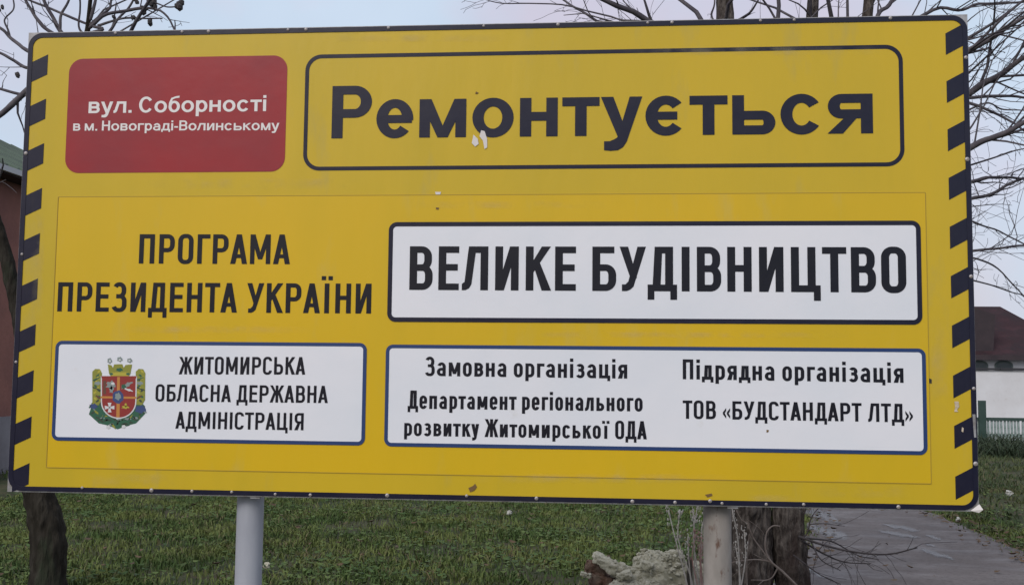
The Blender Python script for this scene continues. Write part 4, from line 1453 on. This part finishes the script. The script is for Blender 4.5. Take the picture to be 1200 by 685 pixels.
# grey brown dormer gable at the left, its top level with the ridge
dx0, dx1 = at(1100, 400, YK).x - kx0, at(1163, 400, YK).x - kx0
chim = mat('weathered_brick', (.13, .08, .07), .9, var=(.2, .16, .14), vscale=6)
bm = bmesh.new()
zd = at(1150, 360, YK).z
v = [bm.verts.new(q) for q in ((dx0, -.05, ze + .05), (dx1, -.05, ze + .05), (dx1 + .1, -.05, zd - .25), (dx1 - .6, -.05, zd), (dx0, -.05, zd),
                               (dx0, 2.8, ze + .05), (dx1, 2.8, ze + .05), (dx1 + .1, 2.8, zd - .25), (dx1 - .6, 2.8, zd), (dx0, 2.8, zd))]
for f_ in ((0, 1, 2, 3, 4), (9, 8, 7, 6, 5), (0, 4, 9, 5), (4, 3, 8, 9), (3, 2, 7, 8), (2, 1, 6, 7), (1, 0, 5, 6)):
    bm.faces.new([v[q] for q in f_])
obj('dormer', bm, hs, greyb, label='grey brown boarded dormer')
# arched window heads
glass = mat('dark_window_glass', (.02, .028, .03), .1, .6)
frm = mat('window_frame_grey', (.10, .13, .125), .7)
for px in (1070, 1110, 1147, 1176, 1222):
    cx = at(px, 424, YK).x - kx0
    zh = at(px, 422, YK).z
    pts = [(cx - .3, .9), (cx + .3, .9), (cx + .3, zh - .16)]
    for k in range(1, 10):
        a = math.radians(180 * k / 10)
        pts.append((cx + .3 * math.cos(a), zh - .16 + .16 * math.sin(a)))
    pts.append((cx - .3, zh - .16))
    bm = bmesh.new(); plate(bm, pts, -.03, .0)
    w_ = obj('window', bm, hs, frm)
    bm = bmesh.new(); plate(bm, [(cx + (x - cx) * .84, .9 + (z - .9) * .93 + .03) for x, z in pts], -.036, -.031)
    obj('pane', bm, w_, glass)

# grey outbuilding roof behind the house at the left
YG = 46.0
greyroof = mat('grey_sheet_roof', (.19, .18, .19), .7, var=(.13, .12, .13), vscale=1)
gx0, gx1 = at(960, 352, YG).x, at(1163, 352, YG).x
zg = at(1143, 350, YG).z
gb = thing('grey_roofed_building', 'grey roofed building showing just above the brown roof', 'building', (gx0, YG, 0))
bm = bmesh.new(); box(bm, 0, gx1 - gx0 - .5, 0, 6, -.1, zg - 1.3)
obj('wall', bm, gb, whitew)
bm = bmesh.new()
w_ = gx1 - gx0
v = [bm.verts.new(q) for q in ((-.3, -.4, zg - 1.3), (w_, -.4, zg - 1.3), (w_, 6.4, zg - 1.3), (-.3, 6.4, zg - 1.3), (-.3, 3, zg + .15), (w_ - 1.2, 3, zg - .1))]
for f_ in ((0, 1, 5, 4), (1, 2, 5), (2, 3, 4, 5), (3, 0, 4), (3, 2, 1, 0)):
    bm.faces.new([v[q] for q in f_])
obj('roof', bm, gb, greyroof)

# ------------------------------------------------------------------ left: red brown building with a green roof
redw = mat('red_brown_wall', (.27, .125, .10), .9, .2, var=(.21, .10, .085), vscale=1.5, var2=(.24, .115, .09), v2scale=6, v2lo=.55, v2hi=.75, bump=.4, bscale=14)
plin = mat('grey_plinth', (.22, .21, .225), .9, var=(.16, .15, .16), vscale=2)
groof = mat('green_sheet_roof', (.085, .125, .09), .6, .4, var=(.05, .07, .06), vscale=1)
cc = ground(-4, 554)
bx, by = cc.x, 9.5
dep = 11.0
yv = cc.y
zeve = at(1, 207, yv).z + 0.0
zpl = at(1, 488, yv).z
rb = thing('red_brown_building', 'red brown building with a green metal roof behind the left edge of the board', 'building', (bx, by, 0))
Wl = 9.0
bm = bmesh.new(); box(bm, -Wl, 0, 0, dep, zpl, zeve)
obj('wall', bm, rb, redw)
bm = bmesh.new(); box(bm, -Wl - .05, .05, -.05, dep + .05, -.1, zpl)
obj('plinth', bm, rb, plin)
bm = bmesh.new()
o = .35
zr2 = zeve + 2.3
v = [bm.verts.new(q) for q in ((-Wl - o, -o, zeve), (o, -o, zeve), (o, dep + o, zeve), (-Wl - o, dep + o, zeve), (-Wl / 2, 4.2, zr2), (-Wl / 2, dep - 4.2, zr2))]
for f_ in ((0, 1, 4), (1, 2, 5, 4), (2, 3, 5), (3, 0, 4, 5), (3, 2, 1, 0)):
    bm.faces.new([v[q] for q in f_])
gr = obj('roof', bm, rb, groof)
for i in range(36):
    y = -o + .1 + i * (dep + 2 * o - .2) / 35
    hip = 4.2 + o
    top = min(1, max(.02, (y + o) / hip), max(.02, (dep + o - y) / hip))
    x1 = o - (Wl / 2 + o) * top
    z1_ = zeve + 2.3 * top
    bm = bmesh.new()
    vs = []
    for (xx, zz) in ((o, zeve), (x1, z1_)):
        for dy, dz in ((-.03, .005), (.03, .005), (.03, .06), (-.03, .06)):
            vs.append(bm.verts.new((xx, y + dy, zz + dz)))
    for f_ in ((0, 1, 5, 4), (1, 2, 6, 5), (2, 3, 7, 6), (3, 0, 4, 7), (3, 2, 1, 0), (4, 5, 6, 7)):
        bm.faces.new([vs[q] for q in f_])
    obj('roof_rib', bm, gr, groof)
gut = mat('pale_gutter', (.45, .46, .47), .6)
bm = bmesh.new(); box(bm, o + .003, o + .06, -o, dep + o, zeve - .07, zeve + .015)
obj('gutter', bm, rb, gut)
bm = bmesh.new(); box(bm, .003, o - .003, -o, dep + o, zeve - .09, zeve - .03)
obj('soffit', bm, rb, greyb)
